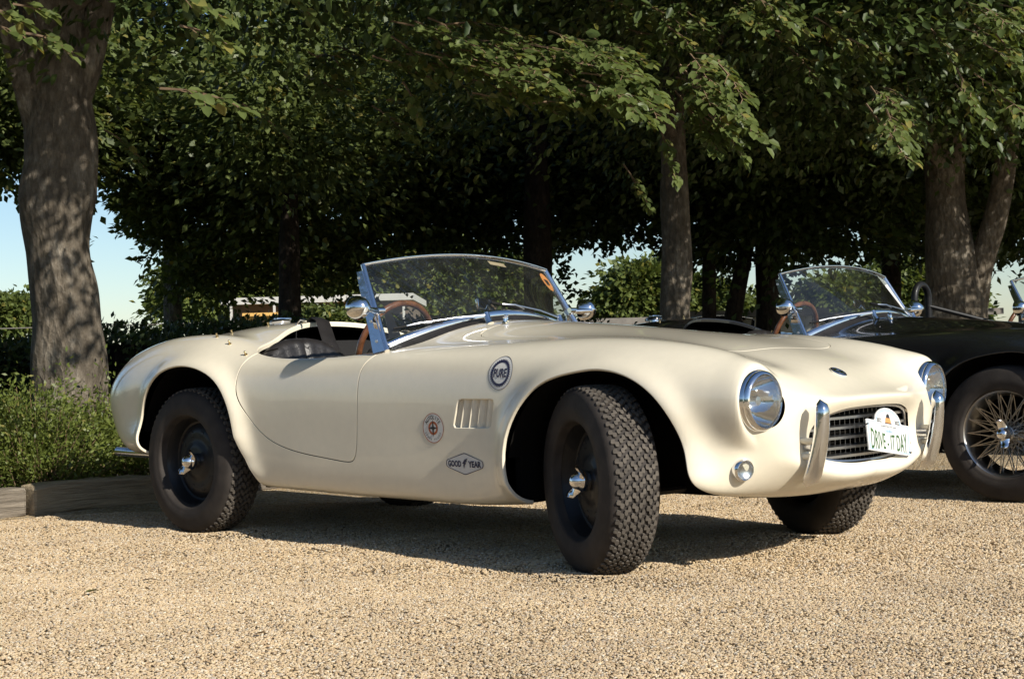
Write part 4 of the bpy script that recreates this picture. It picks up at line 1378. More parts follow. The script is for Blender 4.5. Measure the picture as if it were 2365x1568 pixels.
# ------------------------------------------------------------------ ground
def gravel_material():
    m, nt, b = nodes_of('gravel')
    tc = N(nt, 'ShaderNodeTexCoord')
    vo = N(nt, 'ShaderNodeTexVoronoi', Scale=85.0)
    nt.links.new(tc.outputs['Object'], vo.inputs['Vector'])
    sp = N(nt, 'ShaderNodeSeparateColor'); nt.links.new(vo.outputs['Color'], sp.inputs[0])
    rp = ramp(nt, [(0, (.22, .15, .08)), (.25, (.42, .31, .18)), (.5, (.55, .42, .25)), (.75, (.66, .54, .36)), (.9, (.40, .38, .34)), (1, (.78, .70, .55))])
    nt.links.new(sp.outputs[0], rp.inputs[0])
    n2 = N(nt, 'ShaderNodeTexNoise', Scale=1.3, Detail=5.0)
    nt.links.new(tc.outputs['Object'], n2.inputs['Vector'])
    r2 = ramp(nt, [(.3, (.82, .80, .78)), (.7, (1.08, 1.06, 1.02))]); nt.links.new(n2.outputs['Fac'], r2.inputs[0])
    mx = N(nt, 'ShaderNodeMixRGB', blend_type='MULTIPLY'); mx.inputs[0].default_value = 1.0
    nt.links.new(rp.outputs[0], mx.inputs[1]); nt.links.new(r2.outputs[0], mx.inputs[2])
    nt.links.new(mx.outputs[0], b.inputs['Base Color'])
    S(b, Roughness=.85, Specular_IOR_Level=.2)
    bp = N(nt, 'ShaderNodeBump', Strength=1.0, Distance=.012); bp.invert = True
    nt.links.new(vo.outputs['Distance'], bp.inputs['Height']); nt.links.new(bp.outputs[0], b.inputs['Normal'])
    return m
M['gravel'] = gravel_material()

def stone_material():
    m, nt, b = nodes_of('gravel_stone')
    oi = N(nt, 'ShaderNodeObjectInfo')
    rp = ramp(nt, [(0, (.34, .235, .14)), (.10, (.44, .325, .20)), (.35, (.55, .415, .25)), (.60, (.62, .485, .305)), (.76, (.54, .45, .33)), (.82, (.37, .32, .265)), (.87, (.52, .36, .215)), (.94, (.63, .54, .41)), (1, (.70, .63, .51))])
    nt.links.new(oi.outputs['Random'], rp.inputs[0])
    nz = N(nt, 'ShaderNodeTexNoise', Scale=1.4, Detail=4.0)
    nt.links.new(oi.outputs['Location'], nz.inputs['Vector'])
    r2 = ramp(nt, [(.35, (.91, .90, .89)), (.65, (1.06, 1.05, 1.03))]); nt.links.new(nz.outputs['Fac'], r2.inputs[0])
    mx = N(nt, 'ShaderNodeMixRGB', blend_type='MULTIPLY'); mx.inputs[0].default_value = 1.0
    nt.links.new(rp.outputs[0], mx.inputs[1]); nt.links.new(r2.outputs[0], mx.inputs[2])
    nt.links.new(mx.outputs[0], b.inputs['Base Color'])
    S(b, Roughness=.7, Specular_IOR_Level=.3)
    return m
M['stone'] = stone_material()

def rect(name, x0, x1, y0, y1, z, mat, div=1):
    V = []; F = []
    for i in range(div+1):
        for j in range(div+1):
            V.append((x0+(x1-x0)*i/div, y0+(y1-y0)*j/div, z))
    for i in range(div):
        for j in range(div):
            F.append((i*(div+1)+j, (i+1)*(div+1)+j, (i+1)*(div+1)+j+1, i*(div+1)+j+1))
    return mesh_obj(name, V, F, mat, None, False)
M['grass'] = plain('rough_grass', (.10, .11, .035), .95, 0, .03, 12, .35, 3)
M['soil'] = plain('bed_soil', (.055, .042, .028), .95, 0, .03, 30, .4, 9)
tag(rect('ground', -900, 300, -400, 900, -.03, M['grass']), kind='structure')
tag(rect('gravel_yard', -1.52, 40, -40, 40, 0, M['gravel']), kind='structure')
tag(rect('planting_bed', -8.0, -1.56, -30, 40, .03, M['soil']), kind='structure')

def gp(px, py):
    d = _fw + _rt*(px-1182.5)/FPX - _up*(py-784.0)/FPX
    t = -CAM[2]/d[2]
    return tuple((CAM+d*t)[:2])

def pebbles(name, ytop, ybot, dens, smin, smax):
    """loose stones scattered over a gently uneven sheet; ytop / ybot give the far and near limits of the strip"""
    me = bpy.data.meshes.new(name)
    nx, ny = 90, 40
    V = []
    for i in range(nx+1):
        px = -60+2490*i/nx
        for j in range(ny+1):
            f = j/ny
            x, y = gp(px, ybot(px)*(1-f)+ytop(px)*f)
            h = .006*(math.sin(x*5.1+1.3*math.sin(y*3.3))*math.sin(y*4.3+1.1*math.sin(x*2.9)))+.004*math.sin(x*13+y*7)*math.sin(y*11-x*5)
            for tx, ty in ((0, -.62), (2.28, -.63), (2.28, .61)):       # stones pushed up round the tyres
                r = math.hypot((x-tx)/.26, (y-ty)/.16); h += .014*math.exp(-(r-1)**2*7)
            V.append((x, y, .003+max(0, h+.004)))
    F = [(i*(ny+1)+j, (i+1)*(ny+1)+j, (i+1)*(ny+1)+j+1, i*(ny+1)+j+1) for i in range(nx) for j in range(ny)]
    me.from_pydata(V, [], F)
    me.materials.append(M['stone'])
    o = bpy.data.objects.new(name, me); COL.objects.link(o)
    o['kind'] = 'stuff'
    ng = bpy.data.node_groups.new(name, 'GeometryNodeTree')
    ng.interface.new_socket('Geometry', in_out='INPUT', socket_type='NodeSocketGeometry')
    ng.interface.new_socket('Geometry', in_out='OUTPUT', socket_type='NodeSocketGeometry')
    gi = ng.nodes.new('NodeGroupInput'); go = ng.nodes.new('NodeGroupOutput')
    dp = ng.nodes.new('GeometryNodeDistributePointsOnFaces'); dp.inputs['Density'].default_value = dens
    ic = ng.nodes.new('GeometryNodeMeshIcoSphere'); ic.inputs['Radius'].default_value = 1.0; ic.inputs['Subdivisions'].default_value = 1
    rs = ng.nodes.new('FunctionNodeRandomValue'); rs.data_type = 'FLOAT_VECTOR'
    rs.inputs[0].default_value = (smin, smin*.7, smin*.35); rs.inputs[1].default_value = (smax, smax*.8, smax*.5)
    rr = ng.nodes.new('FunctionNodeRandomValue'); rr.data_type = 'FLOAT_VECTOR'
    rr.inputs[0].default_value = (-.42, -.42, 0); rr.inputs[1].default_value = (.42, .42, 6.283)
    ip = ng.nodes.new('GeometryNodeInstanceOnPoints')
    sm = ng.nodes.new('GeometryNodeSetMaterial'); sm.inputs['Material'].default_value = M['stone']
    sh = ng.nodes.new('GeometryNodeSetShadeSmooth')
    lk = ng.links.new
    lk(gi.outputs[0], dp.inputs['Mesh']); lk(dp.outputs['Points'], ip.inputs['Points'])
    lk(ic.outputs['Mesh'], sm.inputs['Geometry']); lk(sm.outputs[0], ip.inputs['Instance'])
    lk(rs.outputs[0], ip.inputs['Scale']); lk(rr.outputs[0], ip.inputs['Rotation'])
    lk(ip.outputs[0], go.inputs[0])
    md = o.modifiers.new('stones', 'NODES'); md.node_group = ng
    return o
TOPX = [-60, 150, 700, 1300, 2430]; TOPY = [1210, 1195, 1165, 1130, 1075]
if globals().get('STONES', True):
    tag(pebbles('gravel', lambda p: 1330, lambda p: 1640, 16000, .0028, .0068), 'loose tan gravel stones in the foreground', 'gravel')
    tag(pebbles('gravel', lambda p: float(np.interp(p, TOPX, TOPY)), lambda p: 1330, 8500, .0036, .0078), 'loose tan gravel stones around and under the cars', 'gravel')

# ------------------------------------------------------------------ trees
def beech(label, base, trunk_pts, trunk_rad, limbs, ell, n_clump, per, L, spread, seed, mat='leaf', bark='bark', upper=None, detail=True, group='trees along the planting bed', keep=None, sprays=(), gap=False, zmin=None):
    root = empty('beech_tree', tuple(base), 0, label, 'tree', group)
    b = np.array(base)
    limb('trunk', [np.array(p)-b for p in trunk_pts], trunk_rad, M[bark], root, 28, .05, seed)
    for k, (pts, rad) in enumerate(limbs):
        limb('limb', [np.array(p)-b for p in pts], rad, M[bark], root, 12, .04, seed+k+3)
    V, F = crown_leaves([(np.array(c)-b, r) for c, r in ell], n_clump, per, L, spread, seed, detail, zmin=zmin, keep=(None if keep is None else (lambda q: keep(q+b))), gaps=(b if gap else None))
    o = fast_mesh('crown', V, F, M[mat], root); o['kind'] = 'stuff'
    if upper:
        V, F = crown_leaves([(np.array(c)-b, r) for c, r in upper[0]], upper[1], upper[2], upper[3], upper[4], seed+50, False, zmin=3.9)
        o = fast_mesh('upper_crown', V, F, M[mat], root); o['kind'] = 'stuff'
    for k, (a, e, dr, ns, wd, LL) in enumerate(sprays):
        tw, (V, F) = spray(np.array(a)-b, np.array(e)-b, dr, seed*31+k, LL, ns, wd)
        t = tw.build('hanging_twig', M['twig'], root)
        o = fast_mesh('leaf_spray', V, F, M['leaf'], t); o['kind'] = 'stuff'
    return root

def SP(x0, y0, x1, y1, d0, d1=None, dr=.06, ns=9, wd=.30, L=.075):
    return (at(x0, y0, d0), at(x1, y1, d1 or d0), dr, ns, wd, L)

def zone(x0, x1, y0, y1, d, n, seed, dx=120, dy=60, L=.075):
    rg = np.random.default_rng(seed); out = []
    for _ in range(n):
        x = rg.uniform(x0, x1); y = rg.uniform(y0, y1); dd = d*rg.uniform(.96, 1.05)
        out.append(SP(x, y, x+dx*rg.uniform(.6, 1.2), y+dy*rg.uniform(.4, 1.5), dd, dd*rg.uniform(.96, 1.0), ns=int(rg.integers(6, 11)), wd=rg.uniform(.28, .42), L=L))
    return out

# big trunk on the left
g = lambda px, py, d: tuple(at(px, py, d))
t1 = [(-2.47, .14, 0)] + [g(165, 905, 9), g(160, 820, 9), g(148, 700, 9), g(138, 600, 9), g(132, 480, 9), g(140, 380, 9), g(137, 270, 9), g(132, 160, 9), g(122, 20, 9), g(125, -200, 9), g(140, -500, 9)]
T1E = [((-1.9, .3, 4.6), (4.0, 3.7, 1.8)), ((.35, .1, 4.0), (1.6, 2.1, .9)), ((-.6, 1.8, 4.6), (2.2, 2.2, 1.7)), ((-2.5, -2.6, 4.8), (3.0, 2.6, 2.0))]
beech('broad grey-brown trunk with dappled sunlight standing on the left in the shrubs', (-2.47, .14, 0), t1, [.27, .225, .205, .20, .195, .215, .20, .20, .205, .21, .15, .10],
      [([g(95, 330, 9), g(60, 200, 8.9), g(15, 60, 8.8), g(-60, -160, 8.6)], [.085, .07, .06, .05]),
       ([g(170, 230, 9), g(215, 90, 9), g(250, -60, 9.1), g(330, -260, 9.4)], [.10, .09, .075, .05]),
       ([g(140, 20, 9), g(330, -150, 8.6), g(640, -300, 8.2)], [.10, .07, .04])],
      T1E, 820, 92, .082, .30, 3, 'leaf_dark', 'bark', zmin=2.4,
      upper=([((-1.9, .0, 5.2), (3.6, 3.2, 1.2))], 220, 60, .17, .4),
      sprays=[SP(-30, 20, 60, 60, 6.6, L=.07), SP(-20, 55, 75, 100, 6.8, ns=7), SP(60, 78, 165, 130, 6.5, ns=5, wd=.35, L=.07), SP(30, 10, 110, 30, 6.8, ns=7),
              SP(395, -15, 520, 45, 6.4, ns=6, wd=.3), SP(415, 60, 530, 105, 6.5, ns=6, wd=.3), SP(370, 205, 570, 255, 6.3, 6.2, ns=8, wd=.28, L=.07), SP(640, -30, 720, 40, 8, ns=7),
              SP(560, 240, 680, 330, 9.5, ns=8, L=.07), SP(240, 300, 330, 390, 9.8, ns=7, L=.07)])

# second trunk, right of centre, behind the black car
t2 = [g(1560, 1000, 13), g(1560, 800, 13), g(1559, 720, 13), g(1562, 600, 13), g(1560, 480, 13), g(1556, 380, 13), g(1552, 300, 13), g(1555, 150, 13), g(1550, -100, 13), g(1540, -400, 13)]
b2 = (t2[0][0], t2[0][1], 0)
T2E = [((-1.7, 7.1, 4.0), (4.0, 3.1, 1.35)), ((-.4, 4.4, 3.7), (2.4, 2.0, .95)), ((-.9, 8.3, 4.5), (2.8, 2.0, 1.9))]
beech('straight trunk with sunlit bark patches rising just right of the middle', b2, t2, [.16, .155, .135, .125, .118, .115, .112, .11, .10, .07],
      [([g(1560, 330, 13), g(1480, 180, 12.4), g(1380, 20, 11.6), g(1250, -150, 10.6)], [.06, .05, .04, .02]),
       ([g(1556, 260, 13), g(1640, 120, 12.6), g(1750, -40, 12)], [.06, .05, .03])],
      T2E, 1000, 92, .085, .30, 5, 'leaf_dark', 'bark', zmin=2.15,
      upper=([((-1.7, 9.3, 5.6), (3.4, 2.0, 1.6))], 200, 60, .18, .4),
      sprays=[SP(905, 50, 1180, 150, 8.6, 8.3, ns=12), SP(960, 120, 1260, 215, 8.5, 8.2, ns=12), SP(1060, 90, 1400, 180, 8.8, 8.4, ns=14), SP(1120, 150, 1420, 260, 8.6, 8.2, ns=13),
              SP(1200, 100, 1480, 215, 8.8, 8.5, ns=13), SP(1260, 180, 1500, 275, 8.7, 8.4, ns=12), SP(1010, 60, 1230, 100, 8.9, ns=10), SP(1290, 90, 1500, 150, 9.0, 8.7, ns=11),
              SP(1330, 140, 1540, 240, 9.0, 8.8, ns=12), SP(860, 130, 1010, 190, 8.8, ns=9), SP(930, 190, 965, 275, 8.8, ns=6), SP(1090, 215, 1180, 255, 8.5, ns=7), SP(1230, 240, 1340, 250, 8.4, ns=7),
              SP(1570, 150, 1690, 310, 9.2, 9.0, ns=12), SP(1600, 200, 1770, 340, 9.1, 8.9, ns=13), SP(1560, 210, 1640, 330, 9.3, ns=10), SP(1630, 260, 1720, 375, 9.0, ns=9), SP(1640, 130, 1740, 240, 9.3, ns=9),
              SP(1540, 60, 1640, 160, 9.4, ns=9), SP(1690, -20, 1860, 70, 9.2, ns=11), SP(1740, -10, 1830, 80, 9.0, ns=9), SP(1520, 280, 1560, 420, 10, ns=8), SP(1440, 380, 1500, 480, 11, ns=7)]
      + zone(900, 1120, 20, 130, 8.8, 9, 301) + zone(1080, 1380, 70, 200, 8.6, 22, 302) + zone(1250, 1460, 120, 230, 8.7, 14, 303) + zone(1560, 1660, 120, 280, 9.2, 14, 304, 70, 80) + zone(1680, 1790, -20, 50, 9.2, 6, 305, 80, 50) + zone(700, 900, 60, 260, 10, 7, 306, 80, 50) + zone(1330, 1560, 0, 110, 9.8, 8, 307, 90, 60))

# forked trunk on the right
t3 = [g(2205, 900, 15), g(2205, 740, 15), g(2200, 640, 15), g(2185, 500, 15), g(2185, 350, 15), g(2200, 200, 15), g(2215, 20, 15), g(2230, -250, 15)]
b3 = (t3[0][0], t3[0][1], 0)
T3E = [((-1.0, 10.6, 5.6), (4.4, 4.0, 3.1)), ((.6, 8.4, 4.7), (2.8, 2.6, 2.0)), ((.2, 12.6, 4.9), (3.2, 3.0, 2.2))]
beech('forked trunk in deep shade behind the black car on the right', b3, t3, [.36, .31, .26, .20, .185, .18, .17, .12],
      [([g(2240, 700, 15), g(2265, 610, 14.9), g(2300, 500, 14.8), g(2325, 350, 14.7), g(2345, 150, 14.6), g(2370, -100, 14.5)], [.17, .13, .11, .10, .09, .06]),
       ([g(2190, 420, 15), g(2120, 260, 14.5), g(2040, 80, 13.8)], [.09, .07, .04])],
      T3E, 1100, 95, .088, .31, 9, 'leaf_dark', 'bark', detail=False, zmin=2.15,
      upper=([((-1.0, 10.6, 7.0), (4.4, 4.2, 2.6))], 320, 60, .18, .4),
      sprays=[SP(2010, 200, 2110, 330, 9.8, 9.6, ns=11), SP(2040, 230, 2130, 320, 9.7, ns=10), SP(2000, 240, 2070, 350, 9.6, ns=9), SP(2190, -10, 2330, 70, 9.8, ns=10), SP(2250, 170, 2350, 280, 9.6, ns=9),
              SP(2270, 100, 2390, 190, 9.4, ns=10), SP(1960, 90, 2050, 130, 10, ns=7), SP(2140, 60, 2200, 150, 10.2, ns=7), SP(2300, 30, 2400, 110, 9.5, ns=8), SP(1880, 40, 1960, 110, 10, ns=7)]
      + zone(2000, 2060, 200, 290, 9.7, 7, 311, 60, 70) + zone(2180, 2330, 0, 230, 9.8, 10, 312, 70, 60) + zone(1780, 2000, 0, 120, 10.5, 7, 313, 70, 60))
# neighbour further right whose crown closes the canopy
p4 = at(2620, 800, 16)
beech('trunk beyond the right edge whose crown closes the canopy there', (p4[0], p4[1], 0), [(p4[0], p4[1], 0), (p4[0], p4[1], 3), (p4[0]+.2, p4[1], 6)], [.25, .2, .1], [],
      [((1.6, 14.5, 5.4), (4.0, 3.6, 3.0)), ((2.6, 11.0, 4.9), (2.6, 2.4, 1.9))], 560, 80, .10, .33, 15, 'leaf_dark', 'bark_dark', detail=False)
p0 = at(-520, 800, 10)
beech('trunk beyond the left edge with low leafy branches', (p0[0], p0[1], 0), [(p0[0], p0[1], 0), (p0[0], p0[1], 3), (p0[0]+.2, p0[1], 6)], [.25, .2, .1], [],
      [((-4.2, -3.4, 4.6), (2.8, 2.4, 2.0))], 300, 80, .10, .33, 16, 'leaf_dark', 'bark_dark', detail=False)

# second row behind
def EB(px, pt, pb, d, r):
    return (tuple(at(px, (pt+pb)/2, d)), (r, r, max(.15, (pb-pt-40)/2*d/FPX/1.15)))
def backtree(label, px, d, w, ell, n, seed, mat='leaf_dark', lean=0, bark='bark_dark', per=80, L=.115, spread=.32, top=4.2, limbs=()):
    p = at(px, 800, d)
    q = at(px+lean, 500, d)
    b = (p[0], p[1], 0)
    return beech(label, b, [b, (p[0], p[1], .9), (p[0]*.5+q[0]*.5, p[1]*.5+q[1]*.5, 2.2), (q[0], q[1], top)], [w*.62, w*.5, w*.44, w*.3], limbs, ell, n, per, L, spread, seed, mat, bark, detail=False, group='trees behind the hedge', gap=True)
E_ = lambda px, py, d, r: (tuple(at(px, py, d)), r)
backtree('slender dark trunk rising behind the cockpit of the cream car', 672, 16, .26, [EB(640, -60, 480, 15.4, .8), EB(800, -60, 440, 17.0, 1.3), EB(930, 250, 560, 20, 1.3)], 430, 21, 'leaf', per=90, L=.10, top=2.5)
backtree('leafy green tree with low branches left of the slender trunk', 400, 19, .24, [EB(450, 330, 610, 18.5, .9), EB(370, 330, 540, 18.5, .6), EB(610, 400, 600, 18, .8), EB(330, 100, 400, 18, 1.2), EB(760, 480, 620, 19, .6), EB(500, 560, 700, 18, .35), EB(430, 570, 690, 18, .3), EB(650, 540, 680, 18, .35), EB(790, 560, 690, 18.5, .3)], 420, 22, 'leaf_far', bark='bark', per=95, L=.10, spread=.20)
backtree('dark trunk seen through the windscreen of the cream car', 1245, 17.5, .34, [EB(1100, 50, 560, 21, 2.4), EB(1240, 250, 590, 20, 1.0), EB(1010, 400, 620, 21, 1.4), EB(1280, 0, 530, 20, 2.2), EB(1285, 560, 690, 19, .25), EB(900, 100, 520, 21, 1.8)], 760, 23)
backtree('thin dark trunk left of the leaning pair beyond the black car', 1640, 18, .17, [EB(1540, 60, 530, 19, 2.2), EB(1420, 330, 570, 18.5, .9)], 420, 24)
backtree('leaning dark trunk between two upright ones beyond the black car', 1690, 18.5, .20, [EB(1760, 60, 530, 19, 2.2), EB(1690, 440, 620, 19.5, .8)], 400, 25, lean=90)
backtree('dark trunk just left of the black car windscreen', 1775, 18.5, .30, [EB(1900, 60, 540, 18, 2.3), EB(1850, 400, 600, 18, 1.1)], 460, 26)
backtree('dark leafy tree filling the gap left of the forked trunk', 2060, 21, .3, [EB(2060, 100, 550, 20, 2.5), EB(2200, 0, 530, 20, 2.3), EB(2010, 500, 610, 22, .9)], 500, 27)
backtree('dark leafy tree at the right edge behind the forked trunk', 2400, 20, .3, [EB(2400, 80, 610, 19, 2.4), EB(2250, 450, 630, 21, .9)], 420, 28)
backtree('tree at the left edge behind the broad trunk', -60, 17, .3, [EB(10, 200, 430, 17, .7), EB(-80, 0, 350, 16, 1.8), EB(140, 0, 330, 17, 1.5)], 400, 29, 'leaf')
# dense wall of the wood further back
V, F = crown_leaves([EB(700, -250, 470, 24, 4.4), EB(1120, -250, 500, 25, 4.6), EB(1560, -250, 460, 25, 4.4), EB(2000, -250, 500, 25, 4.6), EB(2450, -250, 560, 24, 4), EB(230, -250, 280, 23, 3.2)], 1550, 56, .21, .5, 77, False, gaps=np.zeros(3))
tag(fast_mesh('woodland', V, F, M['leaf_dark']), 'dark mass of woodland foliage closing the view behind the trees', 'woodland', None, 'stuff')

# ------------------------------------------------------------------ hedge, shrubs, sleepers
def leaf_box(name, label, p0, p1, width, height, n, L, mat, seed, cat='hedge'):
    rg = np.random.default_rng(seed)
    p0 = np.array(p0); p1 = np.array(p1); ax = p1-p0; ln = np.linalg.norm(ax); ax = ax/ln; sd = np.array([-ax[1], ax[0], 0])
    root = empty(name, tuple(p0), 0, label, cat)
    m = MB(); c = ax*ln/2+np.array([0, 0, height*.46])
    m.box(tuple(c), (ln, width*.8, height*.9), Euler((0, 0, math.atan2(ax[1], ax[0])))); m.build('dark_core', M['dark'], root, smooth=False)  # near-black filler block; its colour stands in for the hedge's dark inside
    u = rg.random(n)*ln; face = rg.random(n)
    v = np.where(face < .30, rg.uniform(-.5, .5, n), np.where(rg.random(n) < .5, -.5, .5))*width
    h = np.where(face < .30, 1.0, rg.random(n))*height
    h = h*(1+.06*np.sin(u*2.1+seed)+.04*np.sin(u*5.3))
    C = ax*u[:, None]+sd*v[:, None]+np.array([0, 0, 1])*h[:, None]+rg.normal(scale=.05, size=(n, 3))
    out = sd*(np.sign(v)*(np.abs(v) > width*.4))[:, None]+np.array([0, 0, 1.0])*(h > height*.85)[:, None]
    V, F = leaves(C, out+rg.normal(scale=.7, size=(n, 3)), rg.normal(size=(n, 3))+out, L*rg.uniform(.7, 1.2, n), detail=False)
    o = fast_mesh('foliage', V, F, M[mat], root); o['kind'] = 'stuff'
    return root
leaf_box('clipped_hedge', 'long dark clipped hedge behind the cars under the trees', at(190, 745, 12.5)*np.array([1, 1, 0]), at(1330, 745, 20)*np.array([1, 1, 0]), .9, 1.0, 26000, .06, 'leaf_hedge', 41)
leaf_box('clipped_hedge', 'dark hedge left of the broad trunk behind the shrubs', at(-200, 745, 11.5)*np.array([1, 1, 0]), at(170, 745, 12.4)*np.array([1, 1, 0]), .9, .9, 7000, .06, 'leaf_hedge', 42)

def shrub(label, c, r, h, seed, n=13000):
    rg = np.random.default_rng(seed)
    root = empty('low_shrub', (c[0], c[1], 0), 0, label, 'shrub', 'low shrubs in the planting bed')
    # arching shoots
    ns = 420
    st_ = MB()
    C = []; D = []; Nn = []
    for k in range(ns):
        a = rg.uniform(0, 6.283); e = rg.random()**.6
        tip = np.array([math.cos(a)*r*e, math.sin(a)*r*e, h*(1-.55*e**2.2)*rg.uniform(.72, 1.12)])
        if rg.random() < .06: tip[2] += .14
        base = tip*np.array([.45, .45, .25])+rg.normal(scale=.03, size=3)
        d = unit((tip-base)[None])[0]; d2 = unit((d+np.array([math.cos(a)*.6, math.sin(a)*.6, .2])+rg.normal(scale=.25, size=3))[None])[0]
        if k % 5 == 0:
            st_.tube([tuple(base), tuple(base*.4+tip*.6), tuple(tip)], [.004, .003, .0015], 4, caps=False)
        m = int(n/ns)
        t = rg.random(m)**.8
        P = base*(1-t)[:, None]+tip*t[:, None]+d2*(rg.random(m)*.10)[:, None]+rg.normal(scale=.022, size=(m, 3))
        C.append(P); D.append(d2+rg.normal(scale=.75, size=(m, 3))); Nn.append(rg.normal(size=(m, 3))+np.array([0, 0, .6]))
    C = np.concatenate(C); D = np.concatenate(D); Nn = np.concatenate(Nn)
    C[:, 2] = np.maximum(C[:, 2], .03)
    V, F = leaves(C, D, Nn, .030*rg.uniform(.6, 1.3, len(C)), W=.42, detail=False)
    st_.build('shoots', M['twig'], root)
    o = fast_mesh('foliage', V, F, M['leaf_shrub'], root); o['kind'] = 'stuff'
    return root
for k, (x, y, r, h, lb) in enumerate([(-2.02, -1.02, .50, .58, 'green feathery shrub at the left edge behind the weathered sleeper'), (-1.95, -.34, .46, .60, 'green feathery shrub beside the tail of the cream car'),
        (-2.45, -.62, .52, .70, 'taller feathery shrub in front of the broad trunk'), (-2.05, .32, .46, .56, 'feathery shrub in shade behind the cream car'), (-2.75, -1.5, .6, .68, 'feathery shrub at the far left beneath the hedge'),
        (-1.95, -1.75, .5, .55, 'feathery shrub cut off by the left edge'), (-3.1, -.3, .6, .62, 'feathery shrub left of the broad trunk base')]):
    shrub(lb, (x, y), r, h, 60+k)

def timber_mat(name, c0, c1):
    m, nt, b = nodes_of(name)
    tc = N(nt, 'ShaderNodeTexCoord')
    mp = N(nt, 'ShaderNodeMapping'); mp.inputs['Scale'].default_value = (14, 1.2, 22)
    nt.links.new(tc.outputs['Object'], mp.inputs[0])
    nz = N(nt, 'ShaderNodeTexNoise', Scale=2.4, Detail=9.0, Roughness=.7, Distortion=.6)
    nt.links.new(mp.outputs[0], nz.inputs['Vector'])
    rp = ramp(nt, [(.28, tuple(c*.35 for c in c0)), (.45, c0), (.7, c1)])
    nt.links.new(nz.outputs['Fac'], rp.inputs[0]); nt.links.new(rp.outputs[0], b.inputs['Base Color'])
    bp = N(nt, 'ShaderNodeBump', Strength=1.0, Distance=.02); nt.links.new(nz.outputs['Fac'], bp.inputs['Height']); nt.links.new(bp.outputs[0], b.inputs['Normal'])
    S(b, Roughness=.9, Specular_IOR_Level=.15)
    return m
M['timber_grey'] = timber_mat('weathered_timber', (.20, .17, .135), (.36, .31, .25))
M['timber_tan'] = timber_mat('tan_timber', (.38, .30, .20), (.54, .44, .30))
def sleeper(label, y0, y1, x, h, mat, seed, rz=0):
    rg = np.random.default_rng(seed)
    bm = bmesh.new(); bmesh.ops.create_cube(bm, size=1.0)
    bmesh.ops.scale(bm, vec=(.14, y1-y0, h), verts=bm.verts)
    bmesh.ops.bevel(bm, geom=bm.edges[:], offset=.014, segments=2, affect='EDGES', profile=.5)
    bmesh.ops.subdivide_edges(bm, edges=[e for e in bm.edges if e.calc_length() > .3], cuts=12)
    for v in bm.verts:
        v.co.x += .007*math.sin(v.co.y*9+seed)+rg.normal(0, .002); v.co.z += .008*math.sin(v.co.y*6.3+seed*2)+rg.normal(0, .003)
    me = bpy.data.meshes.new('timber_sleeper'); bm.to_mesh(me); bm.free()
    me.materials.append(mat)
    o = bpy.data.objects.new('timber_sleeper', me); COL.objects.link(o)
    o.location = (x, (y0+y1)/2, h/2-.005); o.rotation_euler = (0, 0, rz)
    return tag(o, label, 'sleeper', 'timber sleepers edging the bed')
sleeper('grey weathered split sleeper at the left edge of the bed', -2.2, -.655, -1.56, .145, M['timber_grey'], 1)
sleeper('tan sleeper with one sunlit end behind the rear wheel', -.635, .75, -1.545, .155, M['timber_tan'], 2, R(1.5))
sleeper('sleeper in shadow behind the rear of the cream car', .78, 2.4, -1.55, .15, M['timber_grey'], 3)
sleeper('sleeper behind the tail of the black car', 2.43, 4.6, -1.55, .15, M['timber_tan'], 4)

# ------------------------------------------------------------------ far things
def building():
    c = at(740, 745, 46); c[2] = 0
    M['render_cream'] = plain('cream_render', (.62, .55, .42), .85, var=.08, vscale=1.5, bump=.004, bscale=30)
    M['render_brown'] = plain('brown_cladding', (.16, .12, .09), .8, var=.2, vscale=3)
    M['fascia'] = plain('white_fascia', (.55, .53, .49), .6, var=.05)
    M['awning'] = plain('ochre_awning', (.62, .36, .10), .7, var=.1)
    M['win_dark'] = plain('dark_window', (.02, .022, .025), .12, coat=.5)
    rz = math.atan2(_rt[1], _rt[0])
    root = empty('low_building', tuple(c), rz, 'low cream building with dark windows seen under the trees', 'building')
    m = MB(); m.box((0, 3, 1.2), (5.4, 6, 2.4)); m.build('wall', M['render_brown'], root, smooth=False)
    m = MB(); m.box((0, 2.8, 2.5), (5.8, 7, .2)); m.build('roof_fascia', M['fascia'], root, smooth=False)
    for k, x in enumerate(np.arange(-2.2, 2.3, 1.35)):
        m = MB(); m.box((x, -.03, 1.45), (.72, .06, 1.15)); pn = m.build('pale_panel', M['render_cream'], root, smooth=False)
        m = MB(); m.box((x+.66, -.02, 1.45), (.5, .05, 1.1)); m.build('window', M['win_dark'], root, smooth=False)
    for x in (-1.6, .9):
        m = MB(); m.box((x, -.4, 2.0), (1.3, .7, .10), Euler((R(-14), 0, 0))); m.build('awning', M['awning'], root, smooth=False)
    for x in np.arange(-2.6, 2.7, 1.3):
        m = MB(); m.box((x, -.6, 1.2), (.07, .07, 2.4)); m.build('post', M['fascia'], root, smooth=False)
building()
M['white_wall'] = plain('pale_cladding', (.62, .58, .50), .8, var=.12, vscale=4)
def shed(px, d, w, h, label, sub):
    c = at(px, 745, d); c[2] = 0
    root = empty('pale_shed', tuple(c), math.atan2(_rt[1], _rt[0]), label, 'shed')
    k = max(4, int(w/.28))
    for j in range(k):
        m = MB(); m.box((-w/2+w*(j+.5)/k, .006*(j % 2), h/2), (w/k-.015, .04, h-.02*(j % 3))); m.build('board', M['white_wall'], root, smooth=False)
    m = MB(); m.box((0, 1.3, h*.49), (w*.98, 2.4, h*.98)); m.build('shell', M['white_wall'], root, smooth=False)
    m = MB(); m.box((0, 1.1, h+.06), (w+.4, 3.2, .12)); m.build('roof', M['grey_roof'], root, smooth=False)
M['grey_roof'] = plain('grey_roof', (.20, .18, .16), .85, var=.15)
shed(1735, 27, 2.2, 1.25, 'pale boarded shed seen between the dark trunks', 0)
